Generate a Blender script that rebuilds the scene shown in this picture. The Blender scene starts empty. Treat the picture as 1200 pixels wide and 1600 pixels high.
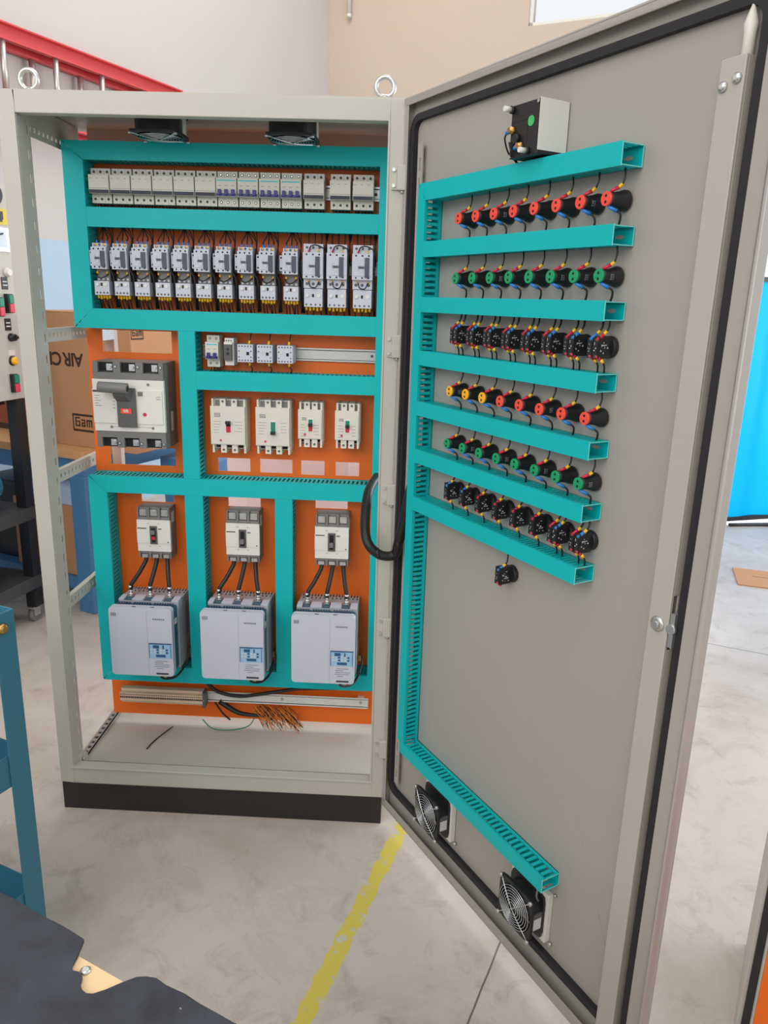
import bpy, bmesh, math, random
from mathutils import Vector, Matrix
random.seed(11)
sc = bpy.context.scene
COL = sc.collection
PI = math.pi

# ------------------------------------------------------------------ camera
CAM = Vector((0.9756, -1.8931, 1.4613))
YAW, PITCH, ROLL, FPX = -0.0321, 0.2691, -0.0305, 1192.3
fw = Vector((math.sin(YAW)*math.cos(PITCH), math.cos(YAW)*math.cos(PITCH), -math.sin(PITCH)))
rt = Vector((math.cos(YAW), -math.sin(YAW), 0))
dn_ = fw.cross(rt)
r2 = rt*math.cos(ROLL) + dn_*math.sin(ROLL)
d2 = -rt*math.sin(ROLL) + dn_*math.cos(ROLL)
cd = bpy.data.cameras.new('camera')
cam = bpy.data.objects.new('camera', cd); COL.objects.link(cam)
m3 = Matrix((r2, -d2, -fw)).transposed()
cam.matrix_world = Matrix.Translation(CAM) @ m3.to_4x4()
cd.sensor_fit = 'HORIZONTAL'; cd.sensor_width = 36.0; cd.lens = 36.0*FPX/1200.0
cd.clip_start = 0.05; cd.clip_end = 100
sc.camera = cam

# ------------------------------------------------------------------ world, lights, exposure
sc.view_settings.view_transform = 'Standard'; sc.view_settings.look = 'None'
sc.view_settings.gamma = 1.0; sc.view_settings.use_curve_mapping = False
sc.view_settings.exposure = -0.12
w = bpy.data.worlds.new('daylight'); sc.world = w; w.use_nodes = True
bg = w.node_tree.nodes['Background']
_t = w.node_tree.nodes.new('ShaderNodeTexCoord'); _s = w.node_tree.nodes.new('ShaderNodeSeparateXYZ')
_r = w.node_tree.nodes.new('ShaderNodeValToRGB')                     # hazy bright horizon, dimmer zenith
_r.color_ramp.elements[0].position = 0.0; _r.color_ramp.elements[0].color = (0.60, 0.58, 0.55, 1)
_r.color_ramp.elements[1].position = 1.0; _r.color_ramp.elements[1].color = (0.62, 0.64, 0.68, 1)
for _p, _c in ((0.02, (1.25, 1.27, 1.30, 1)), (0.40, (1.20, 1.25, 1.32, 1)), (0.60, (0.66, 0.69, 0.73, 1))):
    _e = _r.color_ramp.elements.new(_p); _e.color = _c
w.node_tree.links.new(_t.outputs['Generated'], _s.inputs[0]); w.node_tree.links.new(_s.outputs[2], _r.inputs[0])
w.node_tree.links.new(_r.outputs[0], bg.inputs[0]); bg.inputs[1].default_value = 1.0

def area(name, loc, target, sx, sy, power, color):
    l = bpy.data.lights.new(name, 'AREA'); l.shape = 'RECTANGLE'; l.size = sx; l.size_y = sy
    l.energy = power; l.color = color
    o = bpy.data.objects.new(name, l); COL.objects.link(o)
    o.location = loc
    o.rotation_euler = (Vector(target)-Vector(loc)).to_track_quat('-Z', 'Y').to_euler()
    return o
area('right_fill', (5.8, 0.9, 1.7), (1.2, -0.2, 0.1), 4.0, 2.8, 170, (0.84, 0.92, 1.0))  # added cool fill from the right, assumed daylight, no gate built on that side
area('front_fill', (-1.5, -4.2, 3.6), (0.5, 0.2, 0.9), 4.5, 2.4, 118, (1.0, 0.98, 0.95))  # added soft fill from behind the camera, no window stands there
area('overhead_fill_rear', (0.6, 3.0, 5.6), (0.2, 2.6, 0.0), 4.0, 2.0, 120, (1.0, 0.97, 0.93))  # added overhead fill to brighten the area behind the cabinet
area('overhead_fill_front', (0.4, -2.2, 5.6), (0.4, -1.6, 0.0), 4.0, 2.0, 62, (1.0, 0.93, 0.84))  # added warm overhead fill for the near floor, no skylight built
area('outdoor_fill', (5.2, 5.9, 1.8), (3.6, 3.4, 0.8), 3.0, 2.4, 170, (0.92, 0.97, 1.0))  # added light outside the gate opening to brighten the cyan curtain from behind

# ------------------------------------------------------------------ materials
def lin(c):
    c = c/255.0
    return c/12.92 if c <= 0.04045 else ((c+0.055)/1.055)**2.4
def rgb(r, g, b): return (lin(r), lin(g), lin(b), 1)
MATS = {}
def mat(name, c, rough=0.5, metal=0.0, var=0.06, scale=30.0, bump=0.0, spec=0.5):
    if name in MATS: return MATS[name]
    m = bpy.data.materials.new(name); m.use_nodes = True
    nt = m.node_tree; b = nt.nodes['Principled BSDF']
    b.inputs['Roughness'].default_value = rough; b.inputs['Metallic'].default_value = metal
    b.inputs['Specular IOR Level'].default_value = spec
    col = rgb(*c)
    tc = nt.nodes.new('ShaderNodeTexCoord'); no = nt.nodes.new('ShaderNodeTexNoise')
    no.inputs['Scale'].default_value = scale; no.inputs['Detail'].default_value = 4
    nt.links.new(tc.outputs['Object'], no.inputs['Vector'])
    mx = nt.nodes.new('ShaderNodeMix'); mx.data_type = 'RGBA'
    mx.inputs['A'].default_value = tuple(x*(1-var) for x in col[:3])+(1,)
    mx.inputs['B'].default_value = tuple(min(1, x*(1+var)) for x in col[:3])+(1,)
    nt.links.new(no.outputs['Fac'], mx.inputs['Factor'])
    nt.links.new(mx.outputs['Result'], b.inputs['Base Color'])
    if bump:
        bp = nt.nodes.new('ShaderNodeBump'); bp.inputs['Strength'].default_value = bump
        bp.inputs['Distance'].default_value = 0.002
        nt.links.new(no.outputs['Fac'], bp.inputs['Height']); nt.links.new(bp.outputs['Normal'], b.inputs['Normal'])
    MATS[name] = m
    return m
PAINT = mat('pebble_grey_paint', (188, 184, 172), 0.42, scale=6, var=0.03)
PAINT_D = mat('door_grey_paint', (164, 158, 151), 0.45, scale=4, var=0.03)
TEAL = mat('teal_pvc', (0, 178, 180), 0.48, scale=8, var=0.05, spec=0.35)
TEALL = mat('teal_cut_edge', (120, 220, 214), 0.6, scale=8)
ORANGE = mat('orange_plate_paint', (236, 107, 20), 0.42, scale=5, var=0.06)
PLINTH = mat('black_plinth_paint', (36, 31, 30), 0.5, scale=9, var=0.2)
RUBBER = mat('black_rubber', (34, 32, 36), 0.7, scale=40, var=0.15)
BLACK = mat('black_plastic', (30, 29, 31), 0.42, scale=40, var=0.15)
CABLE = mat('black_cable_jacket', (24, 22, 22), 0.45, scale=40, var=0.2)
DARK = mat('dark_recess', (18, 17, 18), 0.8, scale=40, var=0.1)
WHITE = mat('white_plastic', (222, 220, 212), 0.4, scale=20, var=0.03)
IVORY = mat('ivory_plastic', (216, 211, 198), 0.42, scale=20, var=0.03)
MCBG = mat('pale_grey_plastic', (206, 203, 192), 0.4, scale=20, var=0.03)
LAV = mat('light_blue_grey_plastic', (196, 200, 210), 0.42, scale=15, var=0.03)
DRIVEG = mat('drive_cover_grey', (196, 198, 210), 0.45, scale=10, var=0.02)
DRIVER = mat('drive_chassis_grey', (170, 171, 176), 0.5, scale=10, var=0.03)
DTEAL = mat('drive_body_teal', (28, 92, 104), 0.5, scale=10, var=0.05)
DBLUE = mat('drive_louver_blue', (58, 84, 108), 0.5, scale=10, var=0.05)
MGREY = mat('mid_grey_plastic', (118, 116, 113), 0.5, scale=15, var=0.05)
DGREY = mat('dark_grey_plastic', (88, 87, 86), 0.5, scale=15, var=0.05)
SLATE = mat('slate_grey_plastic', (72, 80, 92), 0.5, scale=15, var=0.05)
NAVY = mat('navy_toggle', (38, 40, 120), 0.4, scale=15, var=0.05)
CYAN = mat('cyan_band', (60, 190, 205), 0.5, scale=15, var=0.05)
ZINC = mat('zinc_steel', (205, 205, 202), 0.32, 0.85, scale=50, var=0.08)
CHROME = mat('bright_wire', (215, 218, 220), 0.22, 0.9, scale=50, var=0.05)
BRASS = mat('brass_terminal', (190, 150, 90), 0.3, 0.9, scale=50, var=0.1)
COPPER = mat('copper_strand', (232, 140, 58), 0.4, 0.25, scale=50, var=0.2)
RED = mat('red_ferrule', (205, 35, 60), 0.4, scale=30, var=0.05)
CORAL = mat('red_lens_socket', (240, 78, 60), 0.4, scale=30, var=0.04)
GREEN = mat('green_lens_socket', (12, 152, 96), 0.4, scale=30, var=0.04)
AMBER = mat('yellow_lens_socket', (250, 178, 32), 0.4, scale=30, var=0.04)
BLUE = mat('blue_ferrule', (48, 130, 208), 0.4, scale=30, var=0.05)
YELLOW = mat('yellow_marker', (240, 190, 40), 0.4, scale=30, var=0.08)
GOLD = mat('gold_ferrule', (214, 160, 60), 0.4, scale=60, var=0.15)
PRINT = mat('white_print', (205, 205, 205), 0.6, scale=30, var=0.1)
GPRINT = mat('grey_print', (120, 122, 128), 0.6, scale=30, var=0.1)
GWIRE = mat('green_wire', (20, 130, 80), 0.4)
STEELBLUE = mat('petrol_blue_paint', (52, 116, 138), 0.45, scale=6, var=0.06)
TABLEBLUE = mat('bench_blue_paint', (72, 124, 168), 0.5, scale=6, var=0.06)
CARD = mat('cardboard', (186, 138, 98), 0.85, scale=9, var=0.06)
CARDL = mat('pale_cardboard', (222, 172, 136), 0.85, scale=9, var=0.05)
CARDINK = mat('brown_ink', (62, 42, 30), 0.8)
WOOD = mat('pine_edge', (206, 158, 104), 0.6, scale=22, var=0.15)
REDRAIL = mat('red_fibreglass', (214, 80, 82), 0.45, scale=8, var=0.05)
ALU = mat('aluminium', (206, 200, 194), 0.35, 0.75, scale=30, var=0.05)
MOTORB = mat('motor_blue', (48, 128, 160), 0.45, scale=12, var=0.05)
MOTORC = mat('motor_bright_blue', (50, 140, 205), 0.45, scale=12, var=0.05)
SHELFB = mat('shelf_black_rubber', (58, 56, 58), 0.6, scale=20, var=0.15, bump=0.2)
BAGM = mat('pale_blue_film', (176, 196, 222), 0.3, scale=12, var=0.06)
FILM = mat('white_wrap_film', (236, 230, 230), 0.28, scale=6, var=0.06, bump=0.4)
TERM = mat('beige_terminal', (226, 198, 170), 0.5, scale=30, var=0.06)
LCD = mat('keypad_blue', (150, 190, 220), 0.4, scale=30, var=0.05)
LCDD = mat('keypad_dark_blue', (44, 84, 128), 0.4, scale=30, var=0.08)
STICK = mat('green_sticker', (70, 180, 100), 0.5)
LABELY = mat('yellow_label', (222, 196, 60), 0.5)
BUTTONR = mat('button_red', (214, 66, 84), 0.4)
BUTTONG = mat('button_green', (24, 128, 104), 0.4)
CONDUIT = mat('conduit_white', (214, 206, 196), 0.5)

# ------------------------------------------------------------------ mesh builder
class MB:
    def __init__(s): s.v = []; s.f = []; s.mi = []; s.sm = []
    def add(s, vs, fs, m=0, smooth=False):
        o = len(s.v); s.v += [tuple(p) for p in vs]
        for f in fs:
            s.f.append([i+o for i in f]); s.mi.append(m); s.sm.append(smooth)
        return s
    def box(s, x0, x1, y0, y1, z0, z1, m=0):
        if x0 > x1: x0, x1 = x1, x0
        if y0 > y1: y0, y1 = y1, y0
        if z0 > z1: z0, z1 = z1, z0
        vs = [(x, y, z) for x in (x0, x1) for y in (y0, y1) for z in (z0, z1)]
        return s.add(vs, [(0,1,3,2),(4,6,7,5),(0,4,5,1),(2,3,7,6),(0,2,6,4),(1,5,7,3)], m)
    def hull(s, a, b, m=0):
        """prism between two equal-length polygons"""
        n = len(a)
        fs = [list(range(n))[::-1], list(range(n, 2*n))] + [(i, (i+1) % n, (i+1) % n+n, i+n) for i in range(n)]
        return s.add(list(a)+list(b), fs, m)
    def prism(s, poly, y0, y1, m=0):
        return s.hull([(x, y0, z) for x, z in poly], [(x, y1, z) for x, z in poly], m)
    def cyl(s, p0, p1, r0, r1=None, n=12, m=0, smooth=True):
        r1 = r0 if r1 is None else r1
        p0 = Vector(p0); p1 = Vector(p1); d = (p1-p0).normalized()
        a = d.orthogonal().normalized(); b = d.cross(a)
        A = [p0+(a*math.cos(t)+b*math.sin(t))*r0 for t in [2*PI*i/n for i in range(n)]]
        Bq = [p1+(a*math.cos(t)+b*math.sin(t))*r1 for t in [2*PI*i/n for i in range(n)]]
        s.add(A+Bq, [(i, (i+1) % n, (i+1) % n+n, i+n) for i in range(n)], m, smooth)
        s.add(A, [list(range(n))[::-1]], m); s.add(Bq, [list(range(n))], m)
        return s
    def lathe(s, prof, origin, axis, n=16, m=0):
        o = Vector(origin); d = Vector(axis).normalized(); a = d.orthogonal().normalized(); b = d.cross(a)
        vs = []
        for t, r in prof:
            for i in range(n):
                q = 2*PI*i/n; vs.append(o+d*t+(a*math.cos(q)+b*math.sin(q))*r)
        k = len(prof)
        fs = [(j*n+i, j*n+(i+1) % n, (j+1)*n+(i+1) % n, (j+1)*n+i) for j in range(k-1) for i in range(n)]
        s.add(vs, fs, m, True)
        s.add(vs[:n], [list(range(n))[::-1]], m); s.add(vs[-n:], [list(range(n))], m)
        return s
    def tube(s, pts, r, n=6, m=0, sub=5, closed=False, taper=None):
        P = [Vector(p) for p in pts]
        if sub > 1 and len(P) > 2:
            Q = []
            k = len(P); rng = range(k if closed else k-1)
            for i in rng:
                p0 = P[(i-1) % k] if closed or i > 0 else P[0]*2-P[1]
                p1 = P[i]; p2 = P[(i+1) % k]
                p3 = P[(i+2) % k] if closed or i+2 < k else P[-1]*2-P[-2]
                for j in range(sub):
                    t = j/sub
                    Q.append(0.5*((2*p1)+(p2-p0)*t+(2*p0-5*p1+4*p2-p3)*t*t+(3*p1-p0-3*p2+p3)*t**3))
            if not closed: Q.append(P[-1])
            P = Q
        k = len(P); vs = []
        ref = None
        for i in range(k):
            t = (P[(i+1) % k]-P[(i-1) % k]) if closed else (P[min(i+1, k-1)]-P[max(i-1, 0)])
            t.normalize()
            a = t.orthogonal().normalized() if ref is None else (ref-t*ref.dot(t)).normalized()
            ref = a; b = t.cross(a)
            rr = r if taper is None else r*taper(i/(k-1))
            vs += [P[i]+(a*math.cos(q)+b*math.sin(q))*rr for q in [2*PI*j/n for j in range(n)]]
        fs = [(i*n+j, i*n+(j+1) % n, ((i+1) % k)*n+(j+1) % n, ((i+1) % k)*n+j)
              for i in range(k if closed else k-1) for j in range(n)]
        s.add(vs, fs, m, True)
        if not closed:
            s.add(vs[:n], [list(range(n))[::-1]], m); s.add(vs[-n:], [list(range(n))], m)
        return s
    def grid_plate(s, xs, zs, hole, y0, y1, m=0, ax='xz'):
        """slab over cells xs*zs, hole(i,j) -> True leaves the cell open; walls only at borders"""
        def P(x, y, z):
            return (x, y, z) if ax == 'xz' else ((y, x, z) if ax == 'yz' else (x, z, y))
        nx, nz = len(xs)-1, len(zs)-1
        H = [[not hole(i, j) for j in range(nz)] for i in range(nx)]
        for i in range(nx):
            for j in range(nz):
                if not H[i][j]: continue
                a, b, c, d = xs[i], xs[i+1], zs[j], zs[j+1]
                for y in (y0, y1):
                    s.add([P(a, y, c), P(b, y, c), P(b, y, d), P(a, y, d)], [(0,1,2,3)], m)
                if i == 0 or not H[i-1][j]: s.add([P(a,y0,c),P(a,y1,c),P(a,y1,d),P(a,y0,d)], [(0,1,2,3)], m)
                if i == nx-1 or not H[i+1][j]: s.add([P(b,y0,c),P(b,y1,c),P(b,y1,d),P(b,y0,d)], [(0,1,2,3)], m)
                if j == 0 or not H[i][j-1]: s.add([P(a,y0,c),P(b,y0,c),P(b,y1,c),P(a,y1,c)], [(0,1,2,3)], m)
                if j == nz-1 or not H[i][j+1]: s.add([P(a,y0,d),P(b,y0,d),P(b,y1,d),P(a,y1,d)], [(0,1,2,3)], m)
        return s
    def rect_holes(s, x0, x1, z0, z1, holes, y0, y1, m=0, ax='xz'):
        xs = sorted(set([x0, x1]+[h[0] for h in holes]+[h[1] for h in holes]))
        zs = sorted(set([z0, z1]+[h[2] for h in holes]+[h[3] for h in holes]))
        def hole(i, j):
            cx = (xs[i]+xs[i+1])/2; cz = (zs[j]+zs[j+1])/2
            return any(h[0] < cx < h[1] and h[2] < cz < h[3] for h in holes)
        return s.grid_plate(xs, zs, hole, y0, y1, m, ax)
    def xform(s, M, start=0):
        s.v[start:] = [tuple(M @ Vector(p)) for p in s.v[start:]]
        return s
    def mesh(s, name, mats):
        me = bpy.data.meshes.new(name)
        me.from_pydata(s.v, [], s.f)
        for m in (mats if isinstance(mats, (list, tuple)) else [mats]): me.materials.append(m)
        me.polygons.foreach_set('material_index', s.mi)
        me.polygons.foreach_set('use_smooth', s.sm)
        bm = bmesh.new(); bm.from_mesh(me)
        bmesh.ops.remove_doubles(bm, verts=bm.verts, dist=1e-6)
        bmesh.ops.recalc_face_normals(bm, faces=bm.faces)
        bm.to_mesh(me); bm.free()
        return me
    def build(s, name, mats, parent=None, label=None, bevel=0, loc=None):
        o = bpy.data.objects.new(name, s.mesh(name, mats)); COL.objects.link(o)
        if parent: o.parent = parent
        if loc: o.location = loc
        if label: o['label'] = label
        if bevel:
            b = o.modifiers.new('bevel', 'BEVEL'); b.width = bevel; b.segments = 2
            b.limit_method = 'ANGLE'; b.angle_limit = math.radians(40)
            b.harden_normals = False
        return o
def B(*a): return MB().box(*a)

def tag(o, label, cat, group=None):
    o['label'] = label; o['category'] = cat
    if group: o['group'] = group
    return o
def thing(name, label, cat, loc=(0, 0, 0), rz=0.0, group=None):
    o = bpy.data.objects.new(name, None); COL.objects.link(o)
    o.empty_display_size = 0.02
    o.location = loc; o.rotation_euler = (0, 0, rz)
    return tag(o, label, cat, group)
def structure(o): o['kind'] = 'structure'; return o
def dup(root, loc, rz=None, label=None, group=None):
    def cp(o, parent):
        c = o.copy(); COL.objects.link(c)
        if parent: c.parent = parent
        for ch in o.children: cp(ch, c)
        return c
    r = cp(root, None); r.location = loc
    if rz is not None: r.rotation_euler = (0, 0, rz)
    if label: r['label'] = label
    if group: r['group'] = group
    return r
def text_part(body, size, parent, loc, m, name='lettering', rot180=False, rz=0.0, align='CENTER', label=None):
    cu = bpy.data.curves.new('t', 'FONT'); cu.body = body; cu.size = size; cu.extrude = 0.0003
    cu.offset = size*0.022; cu.space_character = 0.92; cu.space_word = 0.7
    cu.align_x = align; cu.align_y = 'CENTER'
    t = bpy.data.objects.new('t', cu); COL.objects.link(t)
    me = bpy.data.meshes.new_from_object(t.evaluated_get(bpy.context.evaluated_depsgraph_get()))
    bpy.data.objects.remove(t); bpy.data.curves.remove(cu)
    M = Matrix.Rotation(PI/2, 4, 'X')
    if rot180: M = Matrix.Rotation(PI, 4, 'Y') @ M
    M = Matrix.Rotation(rz, 4, 'Z') @ M
    me.transform(M); me.materials.clear(); me.materials.append(m)
    o = bpy.data.objects.new(name, me); COL.objects.link(o); o.parent = parent; o.location = loc
    if label: o['label'] = label
    return o
ORD = ['first', 'second', 'third', 'fourth', 'fifth', 'sixth', 'seventh', 'eighth', 'ninth', 'tenth', 'eleventh', 'twelfth', 'thirteenth']

# ================================================================== SETTING
CORN = Vector((0.08, 6.06, 0)); AX = Vector((0.386, 0.9225, 0)); BX = Vector((0.9225, -0.386, 0))
ROOM = -math.asin(0.386)            # rotation of the room axes (x along BX, y along AX)
def node_mat(name):
    m = bpy.data.materials.new(name); m.use_nodes = True
    return m, m.node_tree, m.node_tree.nodes['Principled BSDF']
# floor : polished concrete with saw joints and a worn yellow line (object coords = room axes, origin at the corner)
fm, nt, bs = node_mat('polished_concrete')
N = nt.nodes.new; Lk = nt.links.new
tc = N('ShaderNodeTexCoord')
def noise(scale, detail=5, rough=0.6, dist=0.0):
    n = N('ShaderNodeTexNoise'); n.inputs['Scale'].default_value = scale; n.inputs['Detail'].default_value = detail
    n.inputs['Roughness'].default_value = rough; n.inputs['Distortion'].default_value = dist
    Lk(tc.outputs['Object'], n.inputs['Vector']); return n
def ramp(src, p0, p1, c0, c1):
    r = N('ShaderNodeValToRGB'); r.color_ramp.elements[0].position = p0; r.color_ramp.elements[1].position = p1
    r.color_ramp.elements[0].color = c0; r.color_ramp.elements[1].color = c1; Lk(src, r.inputs[0]); return r
def math_(op, a, b=None):
    n = N('ShaderNodeMath'); n.operation = op
    for i, x in enumerate((a, b)):
        if x is None: continue
        if isinstance(x, (int, float)): n.inputs[i].default_value = x
        else: Lk(x, n.inputs[i])
    return n.outputs[0]
def mixc(f, a, b):
    n = N('ShaderNodeMix'); n.data_type = 'RGBA'
    for k, x in (('Factor', f), ('A', a), ('B', b)):
        if isinstance(x, (int, float, tuple)): n.inputs[k].default_value = x
        else: Lk(x, n.inputs[k])
    return n.outputs['Result']
big = ramp(noise(1.1, 6, 0.6, 0.4).outputs['Fac'], 0.32, 0.70, rgb(188, 174, 160), rgb(209, 199, 189))
spk = ramp(noise(9, 7, 0.7, 0.6).outputs['Fac'], 0.28, 0.46, (1, 1, 1, 1), (0, 0, 0, 1))
blot = ramp(noise(2.6, 8, 0.72, 1.2).outputs['Fac'], 0.30, 0.52, (1, 1, 1, 1), (0, 0, 0, 1))
c0_ = mixc(math_('MULTIPLY', blot.outputs[0], 0.45), big.outputs[0], rgb(158, 138, 118))
c1 = mixc(math_('MULTIPLY', spk.outputs[0], 0.50), c0_, rgb(140, 124, 108))
sep = N('ShaderNodeSeparateXYZ'); Lk(tc.outputs['Object'], sep.inputs[0])
X, Y = sep.outputs[0], sep.outputs[1]
def room(p): d = Vector((p[0], p[1], 0))-CORN; return d.dot(BX), d.dot(AX)
wob = math_('MULTIPLY', math_('SUBTRACT', noise(6, 4).outputs['Fac'], 0.5), 0.006)
def joint(axis, pos, wd):
    return math_('LESS_THAN', math_('ABSOLUTE', math_('SUBTRACT', math_('ADD', axis, wob), pos)), wd)
jx = room((1.233, -0.409))[0]; jy = room((2.366, 1.367))[1]
jn = math_('MAXIMUM', joint(X, jx, 0.0022), joint(Y, jy, 0.003))
c2 = mixc(math_('MULTIPLY', jn, 0.85), c1, rgb(84, 78, 74))
pa = room((0.985, -0.044)); pb = room((0.794, -0.646))
slope = (pb[0]-pa[0])/(pb[1]-pa[1])
lx = math_('SUBTRACT', math_('SUBTRACT', X, pa[0]), math_('MULTIPLY', math_('SUBTRACT', Y, pa[1]), slope))
wear = noise(24, 6, 0.75)
edge = math_('ADD', math_('ABSOLUTE', lx), math_('MULTIPLY', math_('SUBTRACT', noise(16, 5, 0.7).outputs['Fac'], 0.5), 0.035))
ln = math_('MULTIPLY', math_('LESS_THAN', edge, 0.021), math_('GREATER_THAN', wear.outputs['Fac'], 0.43))
c3 = mixc(math_('MULTIPLY', ln, 0.9), c2, rgb(218, 198, 66))
Lk(c3, bs.inputs['Base Color']); bs.inputs['Roughness'].default_value = 0.38; bs.inputs['Specular IOR Level'].default_value = 0.45
flo = MB().box(-6, 9, -12, 2, -0.1, 0).build('floor', fm)
flo.location = CORN; flo.rotation_euler = (0, 0, ROOM); structure(flo)
# walls
def wall_mat(name, upper, lower=None, zsplit=0.0):
    m, t, b = node_mat(name); n = t.nodes.new; l = t.links.new
    tcw = n('ShaderNodeTexCoord'); ns = n('ShaderNodeTexNoise'); ns.inputs['Scale'].default_value = 35; ns.inputs['Detail'].default_value = 5
    l(tcw.outputs['Object'], ns.inputs['Vector'])
    bp = n('ShaderNodeBump'); bp.inputs['Strength'].default_value = 0.25; bp.inputs['Distance'].default_value = 0.004
    l(ns.outputs['Fac'], bp.inputs['Height']); l(bp.outputs['Normal'], b.inputs['Normal'])
    b.inputs['Roughness'].default_value = 0.75
    mx = n('ShaderNodeMix'); mx.data_type = 'RGBA'
    mx.inputs['A'].default_value = rgb(*(lower or upper)); mx.inputs['B'].default_value = rgb(*upper)
    if lower:
        sp = n('ShaderNodeSeparateXYZ'); l(tcw.outputs['Object'], sp.inputs[0])
        g = n('ShaderNodeMath'); g.operation = 'GREATER_THAN'; g.inputs[1].default_value = zsplit
        l(sp.outputs[2], g.inputs[0]); l(g.outputs[0], mx.inputs['Factor'])
    l(mx.outputs['Result'], b.inputs['Base Color'])
    return m
WL = wall_mat('plaster_white_over_blue', (198, 193, 188), (176, 198, 216), 1.762)
WB = wall_mat('plaster_cream_over_blue', (196, 179, 161), (176, 198, 216), 1.762)
wl = MB().box(-0.2, 0, -11, 0.2, 0, 5.5).build('wall_left', WL); wl.location = CORN; wl.rotation_euler = (0, 0, ROOM); structure(wl)
WX0, WX1, WZ0, WZ1 = 1.885, 4.6, 3.70, 4.9
GX0, GX1, GZ1 = 3.35, 6.4, 2.6
wb = MB().rect_holes(0, 9, 0, 5.5, [(WX0, WX1, WZ0, WZ1), (GX0, GX1, 0, GZ1)], 0, 0.2).build('wall_back', WB)
wb.location = CORN; wb.rotation_euler = (0, 0, ROOM); structure(wb)
win = MB()
for a in ((WX0, WX1, WZ0, WZ0+0.03), (WX0, WX1, WZ1-0.03, WZ1), (WX0, WX0+0.03, WZ0, WZ1), (WX1-0.03, WX1, WZ0, WZ1)):
    win.box(a[0], a[1], 0.02, 0.07, a[2], a[3])
wo = win.build('window_1', WHITE); wo.location = CORN; wo.rotation_euler = (0, 0, ROOM); structure(wo)
GL = bpy.data.materials.new('window_glass'); GL.use_nodes = True
gb = GL.node_tree.nodes['Principled BSDF']; gb.inputs['Transmission Weight'].default_value = 1; gb.inputs['Roughness'].default_value = 0.02; gb.inputs['IOR'].default_value = 1.02
MB().box(WX0+0.03, WX1-0.03, 0.042, 0.046, WZ0+0.03, WZ1-0.03).build('glass_pane', GL, wo)
gf = MB()
for a in ((GX0-0.08, GX0, 0, GZ1+0.08), (GX1, GX1+0.08, 0, GZ1+0.08), (GX0, GX1, GZ1, GZ1+0.08)):
    gf.box(a[0], a[1], -0.03, 0.05, a[2], a[3])
go = gf.build('door_1', ALU); go.location = CORN; go.rotation_euler = (0, 0, ROOM); structure(go)
yard = MB().box(-2, 12, 0.2, 9, -0.12, -0.02).build('trim_1', mat('bright_yard_paving', (235, 232, 228), 0.8)); yard.location = CORN; yard.rotation_euler = (0, 0, ROOM); structure(yard)
cdt = MB().cyl((0.218, -0.03, 3.94), (0.218, -0.03, 5.4), 0.02).build('wall_conduit', CONDUIT)
cdt.location = CORN; cdt.rotation_euler = (0, 0, ROOM); tag(cdt, 'thin white conduit pipe ending high on the cream back wall near the corner', 'pipe')
cp_ = MB().cyl((0.218, -0.03, 3.932), (0.218, -0.03, 3.96), 0.023).build('pipe_collar', WHITE, cdt)

# ================================================================== CABINET
W, H, HB, DEP = 0.934, 1.90, 0.089, 0.42
AL = 1.0178
DD = Vector((math.cos(AL), -math.sin(AL), 0)); DN = Vector((math.sin(AL), math.cos(AL), 0))
HINGE = Vector((W, 0, 0)); SP = -0.02            # inside face of the door panel
def dpos(u, z, s=SP+0.0007): return HINGE + DD*u - DN*s + Vector((0, 0, z))
YP = 0.2993                                      # face of the mounting plate
cab = thing('electrical_cabinet', 'tall pebble grey electrical cabinet on black plinth with its door wide open', 'electrical cabinet', (0, 0, 0))
# frame
fr = MB()
holes = [(0.052, 0.060, z-0.010, z+0.010) for z in [0.17+0.0535*i for i in range(32)]]
fr.box(0, 0.040, 0, 0.004, HB, H)                                   # left post face
fr.rect_holes(0.004, 0.070, HB, H, holes, 0.036, 0.040, ax='yz')    # its perforated inner return
fr.box(0, 0.004, 0.004, 0.035, HB, H)
fr.box(0.903, W, 0, 0.004, HB, H); fr.box(0.903, 0.907, 0.004, 0.070, HB, H); fr.box(W-0.004, W, 0.004, 0.05, HB, H)
fr.box(0.898, 0.903, -0.002, 0.012, HB+0.048, H-0.045)
for x0, x1 in ((0.058, 0.086), (W-0.05, W)):                             # rear posts
    fr.box(x0, x1, DEP-0.03, DEP, HB, H)
fr.box(0.040, 0.903, 0, 0.004, H-0.046, H); fr.box(0.04, 0.903, 0.004, 0.03, H-0.046, H-0.042)
fr.box(0.040, 0.903, 0, 0.004, HB, HB+0.046); fr.box(0.03, 0.905, -0.003, 0.03, HB+0.046, HB+0.052)
fr.box(0.05, W-0.05, DEP-0.04, DEP, H-0.06, H); fr.box(0.05, W-0.05, DEP-0.04, DEP, HB, HB+0.03)
fr.build('frame', PAINT, cab, bevel=0.0015)
MB().box(0, W, 0.004, DEP, H-0.004, H+0.004).build('roof_panel', PAINT, cab)
MB().box(0.05, W-0.05, DEP-0.055, DEP-0.045, H-0.085, H-0.06).build('roof_seal', RUBBER, cab)
for x0 in (0.0, W-0.03):
    MB().box(x0, x0+0.03, 0.07, DEP-0.05, H-0.05, H-0.006).build('roof_rail', PAINT, cab)
for y0, y1, dz in ((0.03, 0.068, 0.0), (0.070, 0.208, 0.003), (0.212, DEP-0.04, 0.0)):
    MB().box(0.042, W-0.03, y0, y1, HB+0.01, HB+0.024+dz).build('floor_panel', PAINT, cab, bevel=0.001)
MB().box(0.002, W-0.002, 0.002, DEP-0.004, 0.0, HB).build('plinth', PLINTH, cab, bevel=0.001)
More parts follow.
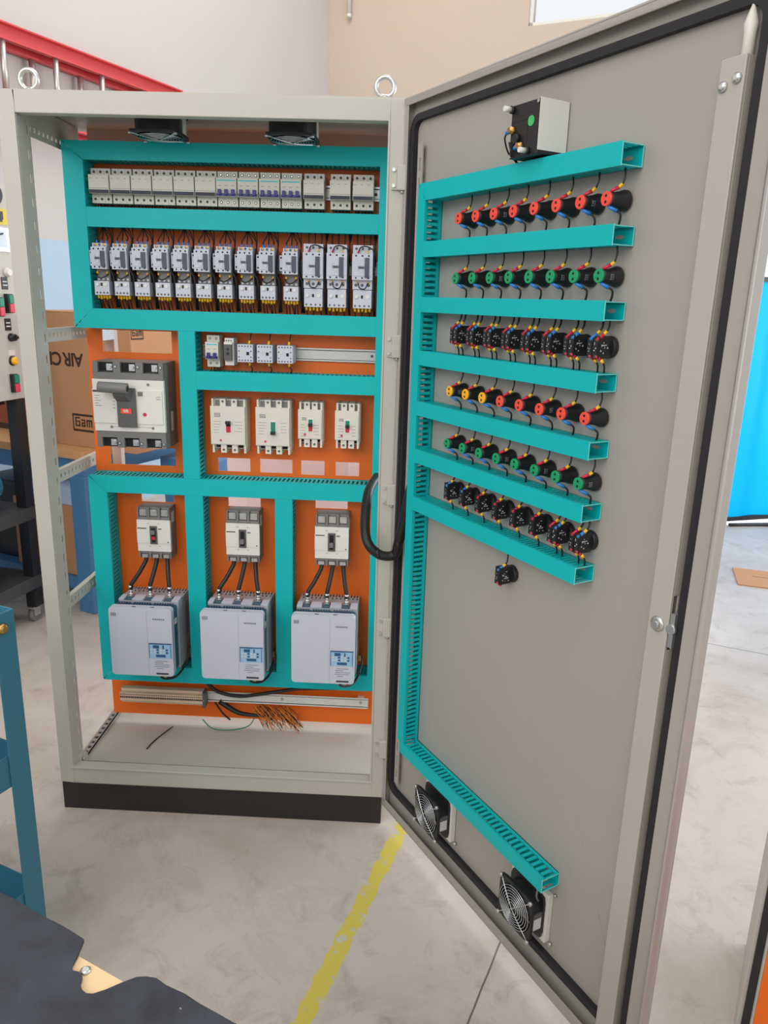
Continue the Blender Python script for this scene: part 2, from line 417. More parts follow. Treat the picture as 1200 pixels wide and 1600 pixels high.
# perforated side rails
def side_rail(z, dz0, y0, y1, h, x=0.026):
    hs = [(y, y+0.011, z-0.005, z+0.005) for y in [y0+0.012+0.0235*i for i in range(int((y1-y0-0.02)/0.0235))]]
    mb = MB(); mb.rect_holes(y0, y1, z-h/2, z+h/2, hs, x, x+0.003, ax='yz'); mb.box(x-0.012, x, y0, y1, z+h/2-0.003, z+h/2)
    o = mb.build('side_rail', PAINT, cab)
    MB().cyl((x+0.003, y0+0.004, z), (x+0.009, y0+0.004, z), 0.006, n=6).build('bolt', ZINC, o)
for z in (1.351, 0.978, 0.612): side_rail(z, 0, 0.064, DEP-0.052, 0.034)
side_rail(1.838, 0, 0.05, DEP-0.052, 0.034)
lr = MB(); hs = [(y, y+0.014, 0.030, 0.041) for y in [0.09+0.0265*i for i in range(10)]]
lr.rect_holes(0.075, 0.37, 0.024, 0.047, hs, 0.124, 0.127, ax='xz')
lr.v = [(z, x, y) for x, y, z in lr.v]
lr.box(0.044, 0.047, 0.075, 0.37, 0.116, 0.127); o = lr.build('floor_rail', ZINC, cab)
MB().cyl((0.036, 0.052, 0.135), (0.050, 0.050, 0.138), 0.020, n=16).build('rail_bracket', PAINT, cab)
MB().cyl((0.050, 0.044, 0.138), (0.056, 0.043, 0.139), 0.006, n=6).build('bolt', ZINC, cab)
# mounting plate with cut-outs
wins = [(0.088, 0.287, 1.300, 1.361), (0.089, 0.284, 0.972, 1.025),
        (0.411, 0.506, 0.963, 1.003), (0.535, 0.631, 0.963, 1.004), (0.657, 0.726, 0.961, 1.004), (0.759, 0.828, 0.962, 1.003),
        (0.175, 0.273, 0.860, 0.900), (0.438, 0.535, 0.856, 0.900), (0.700, 0.796, 0.860, 0.900)]
MB().rect_holes(0.044, 0.893, 0.143, 1.842, wins, YP+0.0007, YP+0.0037).build('mounting_plate', ORANGE, cab)
for z in (0.9, 1.33):
    for x in (0.058, W-0.06): MB().box(x, x+0.03, YP+0.0038, DEP-0.03, z, z+0.05).build('plate_bracket', ZINC, cab)
# lifting eyes
for x in (0.063, 0.887):
    e = MB(); e.tube([(x+0.021*math.cos(t), 0.035, H+0.031+0.021*math.sin(t)) for t in [2*PI*i/16 for i in range(16)]], 0.0055, 8, closed=True, sub=1)
    e.cyl((x, 0.035, H+0.004), (x, 0.035, H+0.012), 0.011, 0.009, 12)
    e.build('lifting_eye', ZINC, cab)
# hinges
for z in (1.735, 1.357, 0.987, 0.621, 0.251):
    hg = MB().box(0.922, 0.942, -0.013, 0.0, z-0.027, z+0.027).build('hinge', PAINT, cab, bevel=0.002)
    MB().box(0.909, 0.922, -0.005, 0.0, z-0.026, z+0.026).build('hinge_leaf', PAINT, hg, bevel=0.001)
    MB().cyl((0.934, -0.005, z-0.033), (0.934, -0.005, z-0.027), 0.004, n=8).build('hinge_pin', ZINC, hg)
    for q in (-0.017, 0.017): MB().cyl((0.914, -0.009, z+q), (0.914, -0.005, z+q), 0.0042, n=8).build('screw', ZINC, hg)
# ---- door (local: x = u, y = -(s), z)
Dw, ZB, ZT = 0.940, 0.066, 1.900
dr = MB()
dr.box(0, Dw, 0.020, 0.025, ZB, ZT)
dr.box(0, 0.004, 0, 0.020, ZB, ZT); dr.box(Dw-0.004, Dw, 0, 0.020, ZB, ZT)
dr.box(0.004, Dw-0.004, 0, 0.020, ZB, ZB+0.004); dr.box(0.004, Dw-0.004, 0, 0.020, ZT-0.004, ZT)
dr.box(0.004, Dw-0.024, 0, 0.003, ZT-0.016, ZT-0.004); dr.box(0.004, Dw-0.024, 0, 0.003, ZB+0.004, ZB+0.026)
dr.box(0.004, 0.016, 0, 0.003, ZB+0.016, ZT-0.016); dr.box(Dw-0.030, Dw-0.004, 0, 0.003, ZB+0.004, ZT-0.004)
door = dr.build('door', PAINT_D, cab, bevel=0.0025); door.location = HINGE; door.rotation_euler = (0, 0, -AL)
def rrect(x0, x1, z0, z1, r, n=6):
    pts = []
    for cx, cz, a0 in ((x1-r, z1-r, 0), (x0+r, z1-r, PI/2), (x0+r, z0+r, PI), (x1-r, z0+r, 1.5*PI)):
        pts += [(cx+r*math.cos(a0+PI/2*i/n), cz+r*math.sin(a0+PI/2*i/n)) for i in range(n+1)]
    return pts
def ring(mb, outer, inner, y0, y1, m=0):
    n = len(outer)
    V = [(x, y0, z) for x, z in outer]+[(x, y0, z) for x, z in inner]+[(x, y1, z) for x, z in outer]+[(x, y1, z) for x, z in inner]
    F = []
    for i in range(n):
        j = (i+1) % n
        F += [(i, j, n+j, n+i), (2*n+i, 3*n+i, 3*n+j, 2*n+j), (i, 2*n+i, 2*n+j, j), (n+i, n+j, 3*n+j, 3*n+i)]
    mb.add(V, F, m); return mb
g = ring(MB(), rrect(0.014, 0.915, 0.128, 1.864, 0.035), rrect(0.030, 0.891, 0.144, 1.850, 0.022), 0.008, 0.020)
g.build('gasket', RUBBER, door, label='black rubber door gasket')
sl = [(0.058, 0.062, z, z+0.028) for z in [0.19+0.042*i for i in range(38)]]
MB().rect_holes(0.050, 0.070, 0.17, 1.80, sl, 0.008, 0.011).box(0.050, 0.053, 0.011, 0.02, 0.17, 1.80).build('perforated_strip', PAINT_D, door)
lk = MB()
lk.box(0.842, 0.882, 0.0, 0.003, 0.10, 1.79); lk.box(0.842, 0.845, 0.003, 0.02, 0.10, 1.79)
lk.rect_holes(0.003, 0.02, 0.10, 1.79, [(0.006, 0.015, 0.985, 1.025), (0.006, 0.015, 0.932, 0.948)], 0.879, 0.882, ax='yz')
lk.box(0.845, 0.879, 0.003, 0.02, 1.787, 1.79)
lock = lk.build('locking_rail', mat('rail_grey_paint', (178, 172, 162), 0.42, scale=5, var=0.03), door, bevel=0.002)
MB().lathe([(0, 0.008), (0.05, 0.008), (0.062, 0.0095), (0.085, 0.002)], (0.874, 0.010, 1.765), (0, 0, 1), 10).build('lock_rod', IVORY, door, label='white pointed lock rod tip')
for u, z in ((0.851, 1.755), (0.872, 1.762)):
    MB().lathe([(0, 0.007), (0.003, 0.007), (0.006, 0.003)], (u, 0.0, z), (0, -1, 0), 12).build('rail_screw', CHROME, door)
b_ = MB().lathe([(0, 0.013), (0.002, 0.013), (0.004, 0.009)], (0.862, 0.0, 0.972), (0, -1, 0), 16); b_.cyl((0.862, -0.004, 0.972), (0.862, -0.009, 0.972), 0.0075, n=6)
b_.build('lock_bolt', ZINC, door)
MB().box(0.884, 0.892, 0.002, 0.02, 0.94, 0.998).build('lock_cam', ZINC, door)
MB().lathe([(0, 0.009), (0.008, 0.009)], (0.888, 0.006, 0.972), (0, -1, 0), 6).build('lock_nut', ZINC, door)

# ================================================================== WIRE DUCTS
def duct(frame, horiz, a0, a1, b0, b1, depth, label, e0=(0, 0), e1=(0, 0), pitch=0.0125, group=None, both=True, endmark=False):
    L = a1-a0; wd = b1-b0; t = 0.0016
    e0 = tuple(x+0.0003 for x in e0) if max(e0) > 0 else e0; e1 = tuple(x+0.0003 for x in e1) if max(e1) > 0 else e1
    if frame == 'cab':
        loc = Vector((a0, YP, b0)) if horiz else Vector((b0, YP, a0)); rz = 0
    else:
        loc = dpos(a0, b0) if horiz else dpos(b0, a0); rz = -AL
    r = thing('wire_duct', label, 'wire duct', loc, rz, group)
    def P(a, d, b): return (a, -d, b) if horiz else (b, -d, a)
    def bx(mb, A0, A1, D0, D1, B0, B1):
        p, q = P(A0, D0, B0), P(A1, D1, B1); mb.box(p[0], q[0], p[1], q[1], p[2], q[2])
    ch = MB()
    poly = [(e0[0], 0), (L-e1[0], 0), (L-e1[1], wd), (e0[1], wd)]
    pt = 0.003
    ch.hull([P(a, 0.0, b) for a, b in poly], [P(a, t, b) for a, b in poly])
    for bb, k in ((0, 0), (wd-t, 1)):
        s0, s1 = e0[k], L-e1[k]
        bx(ch, s0, s1, 0.0, depth*0.20, bb, bb+t)
        bx(ch, s0, s1, depth*0.80, depth-t, bb, bb+t)
        n = int((s1-s0)/pitch)
        for i in range(n+1):
            x = s0+(s1-s0)*i/n
            bx(ch, max(s0, x-pitch*0.26), min(s1, x+pitch*0.26), depth*0.18, depth*0.82, bb, bb+t)
    ch.build('channel', TEAL, r)
    cv = MB()
    poly = [(e0[0], -0.0012), (L-e1[0], -0.0012), (L-e1[1], wd+0.0012), (e0[1], wd+0.0012)]
    cv.hull([P(a, depth-t, b) for a, b in poly], [P(a, depth, b) for a, b in poly])
    bx(cv, e0[0]+0.0006, L-e1[0]-0.0006, depth*0.85, depth-t, -0.0012, -0.0001); bx(cv, e0[1]+0.0006, L-e1[1]-0.0006, depth*0.85, depth-t, wd+0.0001, wd+0.0012)
    cv.build('cover', TEAL, r)
    if frame == 'door' and horiz:
        k_ = MB()
        for q in ((0, t, 0, wd), (t, depth-t, 0, t), (t, depth-t, wd-t, wd), (depth-t, depth, -0.0012, wd+0.0012)):
            k_.box(L+0.0001, L+0.0008, -q[0], -q[1], q[2], q[3])
        k_.build('cut_edge', TEALL, r, label='pale cut end of the duct')
        h = MB(); h.prism([(L-0.028+0.010*math.cos(q), wd/2+0.0035*math.sin(q)) for q in [2*PI*i/10 for i in range(10)]], -t-0.0006, -t)
        h.build('mounting_slot', PAINT_D, r)
    return r
FD = 0.075
duct('cab', True, 0.045, 0.921, 1.795, 1.838, FD, 'teal slotted wire duct across the top of the orange plate', (0.05, 0), (0.05, 0))
duct('cab', False, 1.370, 1.838, 0.045, 0.096, FD, 'teal vertical wire duct left of the upper breaker and contactor rows', (0, 0.05), (0, 0.043))
duct('cab', True, 0.045, 0.871, 1.369, 1.419, FD, 'teal horizontal wire duct directly below the contactor row', (0.0, 0.051))
duct('cab', True, 0.0975, 0.871, 1.631, 1.678, FD, 'teal horizontal wire duct between top breakers and contactors')
duct('cab', False, 0.303, 1.838, 0.872, 0.921, FD, 'long teal vertical wire duct along the right edge of the orange plate', (0, 0), (0.043, 0))
duct('cab', False, 0.9535, 1.3675, 0.330, 0.374, FD, 'short teal vertical wire duct right of the largest breaker')
duct('cab', True, 0.3755, 0.871, 1.211, 1.259, FD, 'teal horizontal wire duct above the four white moulded breakers')
duct('cab', True, 0.050, 0.871, 0.905, 0.952, FD, 'teal horizontal wire duct below the cut-outs of the four white breakers', (0.05, 0))
duct('cab', False, 0.303, 0.952, 0.050, 0.100, FD, 'teal vertical wire duct left of the leftmost drive', (0, 0.049), (0, 0.047))
duct('cab', False, 0.3535, 0.9035, 0.330, 0.380, FD, 'teal vertical wire duct between the left and middle drives')
duct('cab', False, 0.3535, 0.9035, 0.593, 0.641, FD, 'teal vertical wire duct between the middle and right drives')
duct('cab', True, 0.050, 0.871, 0.303, 0.352, FD, 'teal horizontal wire duct running below the three drives', (0, 0.05))
DDEP = 0.046
duct('door', False, 0.352, 1.707, 0.116, 0.143, DDEP, 'long teal vertical wire duct along the hinge side of the door', (0, 0), (0.0, 0.03), pitch=0.0125)
dz = [(1.674, 1.707, 'topmost teal duct on the door, just under the black meter'), (1.558, 1.588, 'teal door duct between red-ended and green-ended top lamp rows'),
      (1.442, 1.472, 'teal door duct directly above the upper switch block row'), (1.326, 1.356, 'teal door duct directly below the upper switch block row'),
      (1.212, 1.242, 'teal door duct below the yellow-ended lamps'), (1.101, 1.131, 'teal door duct above the lower switch block row'),
      (0.986, 1.016, 'teal door duct below the lower switch block row, over the lone switch')]
for i, (z0, z1, lb) in enumerate(dz):
    duct('door', True, 0.116 if i == 0 else 0.1435, 0.703-0.0015*i, z0, z1, DDEP, lb, (0.028, 0) if i == 0 else (0, 0), pitch=0.0110)
duct('door', True, 0.126, 0.690, 0.322, 0.351, DDEP, 'lowest teal door duct running above the two fans', pitch=0.0145)

# ================================================================== DIN RAILS
def din(x0, x1, zc, y=YP, label=''):
    r = MB()
    r.box(x0, x1, y-0.0015, y, zc-0.012, zc+0.012)
    for sg in (-1, 1):
        r.box(x0, x1, y-0.0075, y, zc+sg*0.012, zc+sg*0.0135); r.box(x0, x1, y-0.0075, y-0.006, zc+sg*0.0120, zc+sg*0.018)
    t = tag(r.build('din_rail', ZINC), label, 'mounting rail')
    for x in (x1-0.012, x0+0.02): MB().cyl((x, y-0.0045, zc), (x, y-0.0015, zc), 0.004, n=8).build('screw', DGREY, t)
    return t
din(0.102, 0.870, 1.736, label='zinc mounting rail behind the top row of miniature breakers')
din(0.102, 0.870, 1.545, label='zinc mounting rail behind the contactor row')
din(0.378, 0.870, 1.311, label='long bare zinc rail right of the three mini relays')
YD = YP-0.0076

# ================================================================== MINIATURE BREAKERS
def mcb(kind, poles=3, label='', group=None, loc=(0, 0, 0)):
    w = 0.0175*poles; hw = w/2
    r = thing('miniature_breaker', label, 'circuit breaker', loc, 0, group)
    bd = MB().box(-hw, hw, -0.044, 0, -0.043, 0.043)
    for k in range(1, poles): bd.box(-hw+k*w/poles-0.0003, -hw+k*w/poles+0.0003, -0.0442, -0.04, -0.043, 0.043, 1)
    bd.build('body', [MCBG, MGREY], r, bevel=0.0008)
    nz = MB().box(-hw-0.0004, hw+0.0004, -0.062, -0.0441, -0.0205, 0.0255)
    if kind == 'open':
        nz.box(-hw+0.003, hw-0.003, -0.0624, -0.062, 0.0175, 0.0205, 1)
        for k in range(poles): nz.box(-hw+(k+.3)*w/poles, -hw+(k+.7)*w/poles, -0.0623, -0.062, 0.006, 0.0072, 2)
    else:
        nz.box(-hw+0.001, hw-0.001, -0.0622, -0.062, -0.0078, -0.0070, 2)
        for k in range(poles): nz.box(-hw+(k+.15)*w/poles, -hw+(k+.45)*w/poles, -0.0622, -0.062, 0.016, 0.0172, 2)
    nz.build('front_cover', [MCBG, CYAN, GPRINT], r, bevel=0.0008)
    if kind == 'open':
        tg = MB().box(-hw+0.001, hw-0.001, -0.0655, -0.0621, -0.0190, -0.0125)
        for k in range(poles):
            c = -hw+(k+.5)*w/poles; tg.box(c-0.004, c+0.004, -0.070, -0.0621, -0.0160, -0.003)
        tg.build('toggle', NAVY, r, label='dark blue linked toggle levers')
    else:
        MB().box(-hw+0.001, hw-0.001, -0.0650, -0.0621, -0.0195, -0.0115).build('toggle', mat('dark_slate', (50, 56, 70), 0.6), r, label='slate grey linked toggle bar')
    for k in range(poles):
        c = -hw+(k+.5)*w/poles
        for z in (0.0345, -0.0325):
            s_ = MB().cyl((c, -0.0447, z), (c, -0.0440, z), 0.0036, n=10); s_.cyl((c, -0.0450, z), (c, -0.0447, z), 0.0016, n=8, m=1)
            s_.build('terminal_screw', [DGREY, CHROME if kind == 'open' else DARK], r)
        for dx in (-0.003, 0.003):
            MB().tube([(c+dx, -0.020, -0.0435), (c+dx*1.4, -0.022, -0.0515), (c+dx*1.2, -0.024, -0.0580)], 0.0016, 6, sub=2).build('wire', CABLE, r)
    return r
G = 'miniature breakers on the top rail'
zm = 1.7335
def mx(i): return 0.1335+0.0563*i
mA = mcb('closed', label='pale grey three-pole breaker at the left end of the top rail', group=G, loc=(mx(0), YD, zm))
for i in range(1, 6):
    dup(mA, (mx(i), YD, zm), label='pale grey three-pole breaker, %s from left on the top rail' % ORD[i])
mB = None
for i in range(4):
    lb = 'grey breaker with dark blue toggles, %s of four from left on the top rail' % ORD[i]
    p = (0.4705+0.0563*i, YD, zm)
    if mB is None: mB = mcb('open', label=lb, group=G, loc=p)
    else: dup(mB, p, label=lb)
for x, lb in ((0.699, 'pale grey breaker just right of the blue-toggle breakers'), (0.768, 'pale grey breaker second from the right end of the top rail'), (0.828, 'pale grey breaker at the right end of the top rail')):
    dup(mA, (x, YD, zm), label=lb)

# ================================================================== CONTACTORS + OVERLOAD RELAYS
def contactor(big_, label, loc, group):
    r = thing('contactor', label, 'contactor', loc, 0, group)
    w = 0.027 if big_ else 0.0205
    dep = 0.078
    zt, zb = (0.030, -0.036) if big_ else (0.024, -0.032)
    bd = MB().box(-w, w, -dep, -0.0, zb, zt)
    bd.box(-w+0.002, w-0.002, -dep-0.0015, -dep, zb+0.010, zt-0.010)
    for k in range(3):
        x = (-0.62+0.62*k)*w
        for z in (zt-0.005, zb+0.005): bd.cyl((x, -dep-0.0005, z), (x, -dep, z), 0.0024, n=8, m=1)
    bd.build('body', [LAV, DARK], r, bevel=0.0008)
    tt = MB().box(-w+0.001, w-0.001, -0.068, -0.004, zt+0.0002, zt+(0.022 if big_ else 0.010))
    for k in range(3):
        x = (-0.62+0.62*k)*w
        tt.cyl((x, -0.0685, zt+(0.013 if big_ else 0.0055)), (x, -0.068, zt+(0.013 if big_ else 0.0055)), 0.0036, n=8, m=1)
    tt.build('terminal_tier', [LAV, DGREY], r, bevel=0.0006)
    if big_:
        lo = MB().box(-w+0.001, w-0.001, -0.066, -0.004, zb-0.024, zb-0.0002)
        for k in range(3):
            x = (-0.62+0.62*k)*w; lo.cyl((x, -0.0665, zb-0.013), (x, -0.066, zb-0.013), 0.0042, n=8, m=1)
        lo.build('terminal_tier', [LAV, DGREY], r, bevel=0.0006)
    else:
        ab = MB().box(-w-0.009, -w-0.0003, -0.066, -0.004, -0.024, 0.016)
        for z in (0.010, -0.017): ab.cyl((-w-0.0045, -0.0666, z), (-w-0.0045, -0.066, z), 0.0026, n=8, m=1)
        ab.build('auxiliary_block', [LAV, DARK], r, bevel=0.0006)
    xs = 0.25*w
    MB().box(xs, xs+0.0115, -dep-0.0045, -dep-0.0015, zb+0.006, zt-0.010).build('suppressor_module', SLATE, r, label='slate grey module')
    hm = MB().box(-0.011, xs-0.0005, -dep-0.0026, -dep-0.0015, -0.0075, -0.0015)
    hm.box(-0.0105, -0.009, -dep-0.0026, -dep-0.0015, -0.013, 0.006, 1); hm.box(xs-0.003, xs-0.0015, -dep-0.0026, -dep-0.0015, -0.013, 0.006, 1)
    hm.box(-0.006, 0.001, -dep-0.0026, -dep-0.0015, -0.0165, -0.009, 2)
    hm.build('position_indicator', [SLATE, LAV, PRINT], r)
    zf = zt+(0.022 if big_ else 0.010)
    cols = [BLUE, RED, YELLOW] if big_ else [BLUE, BLUE, BLUE]
    for k in range(3):
        x = (-0.62+0.62*k)*w
        if not big_:
            MB().cyl((x, -0.054, zf), (x, -0.050, zf+0.008), 0.0030, 0.0026, n=8).build('wire_ferrule', BLUE, r)
            MB().tube([(x, -0.050, zf+0.007), (x*1.1, -0.042, zf+0.016), (x*0.35, -0.036, zf+0.034), (x*0.3, -0.034, zf+0.052)], 0.0017, 6, sub=4).build('wire', CABLE, r)
            if k != 1: MB().cyl((x+0.002, -0.0685, zt+0.0055), (x+0.002, -0.071, zt+0.0065), 0.0026, n=8).build('wire_marker', YELLOW if k else GOLD, r)
        else:
            MB().tube([(x, -0.030, zf), (x*1.05, -0.028, zf+0.02), (x, -0.028, zf+0.034)], 0.0020, 6, sub=3).build('wire', CABLE, r)
    if big_:
        MB().tube([(-0.010, -0.069, zt+0.008), (-0.004, -0.080, zt+0.016), (0.012, -0.080, zt+0.018), (w+0.003, -0.060, zt+0.006), (w+0.006, -0.035, zt-0.03)], 0.0017, 6).build('wire', CABLE, r)
        MB().cyl((-0.010, -0.069, zt+0.0065), (-0.012, -0.074, zt+0.003), 0.0024, n=8).build('wire_marker', RED, r)
        MB().cyl((0.013, -0.069, zt+0.0065), (0.013, -0.074, zt+0.005), 0.0026, n=8).build('wire_marker', YELLOW, r)
        MB().tube([(-0.012, -0.067, zb-0.006), (-0.006, -0.082, zb-0.020), (0.008, -0.080, zb-0.022), (0.016, -0.067, zb-0.004)], 0.0016, 6).build('wire', CABLE, r)
        for x in (-0.012, 0.016): MB().cyl((x, -0.068, zb-0.007), (x, -0.071, zb-0.004), 0.0022, n=8).build('wire_marker', GOLD, r)
    # loom of black wires running down beside the contactor
    wl_ = MB()
    for k in range(3):
        if big_:
            xx = w+0.0035+0.0028*(k % 2)
            wl_.tube([(w+0.001+0.004*k, -0.028, zt+0.052), (w+0.004, -0.040-0.008*k, zt+0.016), (w+0.0025, -0.045-0.008*k, 0.0), (xx, -0.048-0.006*k, -0.050), (xx, -0.046-0.006*k, -0.090), (xx+0.001, -0.036, -0.128)], 0.0015, 6, sub=3)
        else:
            xx = (0.0272, 0.0330, 0.0302)[k]; fy = (-0.048, -0.050, -0.060)[k]
            wl_.tube([(w+0.0015-0.010*k, -0.026-0.004*k, zt+0.052), (w+0.0035, -0.030-0.006*k, zt+0.024), (w+0.0018, -0.045-0.008*k, 0.0), (w+0.0020, -0.050-0.006*k, -0.032), (xx, fy, -0.050), (xx+0.0006*(-1)**k, fy+0.004, -0.095), (xx-0.004*(k-1), -0.036, -0.131)], 0.0013, 6, sub=3, taper=lambda t: 1.0 if t < 0.5 else 2.0)
    wl_.build('wire_loom', CABLE, r)
    return r
def relay(big_, label, loc, group):
    r = thing('overload_relay', label, 'relay', loc, 0, group)
    w = 0.0245 if big_ else 0.0200
    h0, h1 = (-0.0235, 0.0235) if big_ else (-0.0215, 0.0145)
    bd = MB().box(-w, w, -0.074, 0, h0, h1)
    for k in range(4):
        x = -w+0.006+k*(2*w-0.012)/3; bd.cyl((x, -0.0745, h0+0.006), (x, -0.074, h0+0.006), 0.0028, n=8, m=1)
    bd.build('body', [LAV, DGREY], r, bevel=0.0008)
    MB().cyl((-w+0.009, -0.0775, 0.006), (-w+0.009, -0.074, 0.006), 0.0042, n=10).build('reset_knob', WHITE, r)
    MB().box(-0.003, 0.002, -0.0750, -0.0741, 0.002, 0.010).build('test_button', BLACK if not big_ else DARK, r)
    MB().cyl((w-0.010, -0.0755, 0.006), (w-0.010, -0.074, 0.006), 0.0045, n=12).build('current_dial', WHITE, r)
    if not big_:
        up = MB().box(-w+0.002, w-0.002, -0.058, -0.01, h1+0.0003, h1+0.0305)
        for k in range(3): up.cyl((-0.012+0.012*k, -0.060, h1+0.006), (-0.012+0.012*k, -0.058, h1+0.006), 0.0035, n=8, m=1)
        up.build('contact_pins', [MGREY, LAV], r)
        MB().tube([(-0.018, -0.055, h1+0.020), (-0.012, -0.070, h1+0.010), (0.002, -0.073, h1+0.008), (0.014, -0.060, h1+0.018)], 0.0016, 6).build('wire', CABLE, r)
        for x in (-0.014, 0.012): MB().cyl((x, -0.060, h1+0.020), (x, -0.064, h1+0.023), 0.0026, n=8).build('wire_marker', YELLOW, r)
    for k in range(5):
        x = -w+0.005+k*(2*w-0.010)/4
        MB().cyl((x, -0.062, h0+0.001), (x, -0.060, h0-0.0085-0.002*(k % 2)), 0.0033, n=8).build('wire_ferrule', YELLOW, r)
        if k % 2 == 0 or not big_:
            d = random.uniform(-0.006, 0.006)
            MB().tube([(x, -0.060, h0-0.008), (x+d*.4, -0.054, h0-0.018), (x+d, -0.040, h0-0.031 if big_ else h0-0.040), (x+d, -0.036, (h0-0.0335) if big_ else h0-0.0545)], 0.0016, 6, sub=3).build('wire', CABLE, r)
    return r
cx = [0.1275, 0.182, 0.237, 0.2935, 0.348, 0.4035, 0.4605, 0.519, 0.577, 0.639]
c0 = contactor(False, 'small grey contactor at the left end of the contactor row', (cx[0], YD, 1.555), 'contactors on the second rail')
for i in range(1, 10): dup(c0, (cx[i], YD, 1.555), label='small grey contactor, %s from left in the contactor row' % ORD[i])
o0 = relay(False, 'small grey overload relay under the leftmost contactor', (cx[0]+0.002, YD, 1.4775), 'overload relays under the contactors')
for i in range(1, 10): dup(o0, (cx[i]+0.002, YD, 1.4775), label='small grey overload relay under the %s contactor from left' % ORD[i])
for i, x in enumerate((0.700, 0.763, 0.831)):
    nm = ('left', 'middle', 'right')[i]
    lb = 'larger grey contactor, %s of three at right of the row' % nm
    l2 = 'larger overload relay, %s of three at right end below the larger contactors' % nm
    if i == 0:
        c1_ = contactor(True, lb, (x, YD, 1.550), 'contactors on the second rail'); o1_ = relay(True, l2, (x+0.001, YD, 1.465), 'overload relays under the contactors')
    else: dup(c1_, (x, YD, 1.550), label=lb); dup(o1_, (x+0.001, YD, 1.465), label=l2)

# ================================================================== CONTROL RAIL (third row)
mcb('open', 2, 'small two-pole breaker with blue toggles on the third rail', loc=(0.4195, YD, 1.3145))
t = thing('timer_relay', 'slim dark-faced timer relay beside the two-pole breaker', 'relay', (0.4655, YD, 1.3145))
MB().box(-0.0125, 0.0125, -0.050, 0, -0.037, 0.037).build('body', WHITE, t, bevel=0.0008)
MB().box(-0.0125, 0.0085, -0.062, -0.0502, -0.023, 0.020).build('front_module', DGREY, t, bevel=0.0008)
for z in (0.008, -0.004): MB().cyl((-0.002, -0.0635, z), (-0.002, -0.062, z), 0.004, n=10).build('dial', BLACK, t)
for k in range(3): MB().cyl((-0.0075+0.0065*k, -0.0505, 0.030), (-0.0075+0.0065*k, -0.050, 0.030), 0.0022, n=8).build('terminal_screw', DGREY, t)
MB().box(-0.0125, 0.0095, -0.060, -0.0502, 0.0205, 0.0265).build('terminal_cover', WHITE, t)
def mini(label, loc):
    r = thing('mini_contactor', label, 'contactor', loc, 0, 'mini contactors on the third rail')
    bd = MB().box(-0.0215, 0.0215, -0.062, 0, -0.024, 0.024)
    for k in range(5):
        for z in (0.019, -0.019): bd.cyl((-0.016+0.008*k, -0.0625, z), (-0.016+0.008*k, -0.062, z), 0.0022, n=8, m=1)
    for k in range(4): bd.cyl((-0.017 if k % 2 else 0.016, -0.0625, -0.008+0.008*(k//2)*2-0.002), (-0.017 if k % 2 else 0.016, -0.062, -0.008+0.008*(k//2)*2-0.002), 0.0020, n=8, m=1)
    bd.build('body', [LAV, DGREY], r, bevel=0.0008)
    MB().box(0.004, 0.0105, -0.064, -0.0621, -0.004, 0.004).build('position_indicator', DARK, r)
    MB().box(-0.013, -0.005, -0.0625, -0.0621, 0.002, 0.009).build('nameplate', MCBG, r)
    for sg in (1, -1):
        MB().cyl((0.009, -0.050, sg*0.024), (0.010, -0.048, sg*0.034), 0.0032, n=8).build('wire_ferrule', YELLOW, r)
        e = 0.0565 if sg > 0 else -0.0525
        MB().tube([(0.010, -0.048, sg*0.033), (0.012+0.004*(sg < 0), -0.045, sg*0.042), (0.013, -0.040, e)], 0.0018, 6, sub=3).build('wire', CABLE, r)
    return r
mi = mini('square light grey mini contactor, left of three on the third rail', (0.512, YD, 1.3125))
dup(mi, (0.566, YD, 1.3125), label='square light grey mini contactor, middle of three on the third rail')
dup(mi, (0.622, YD, 1.3125), label='square light grey mini contactor, right of three on the third rail')

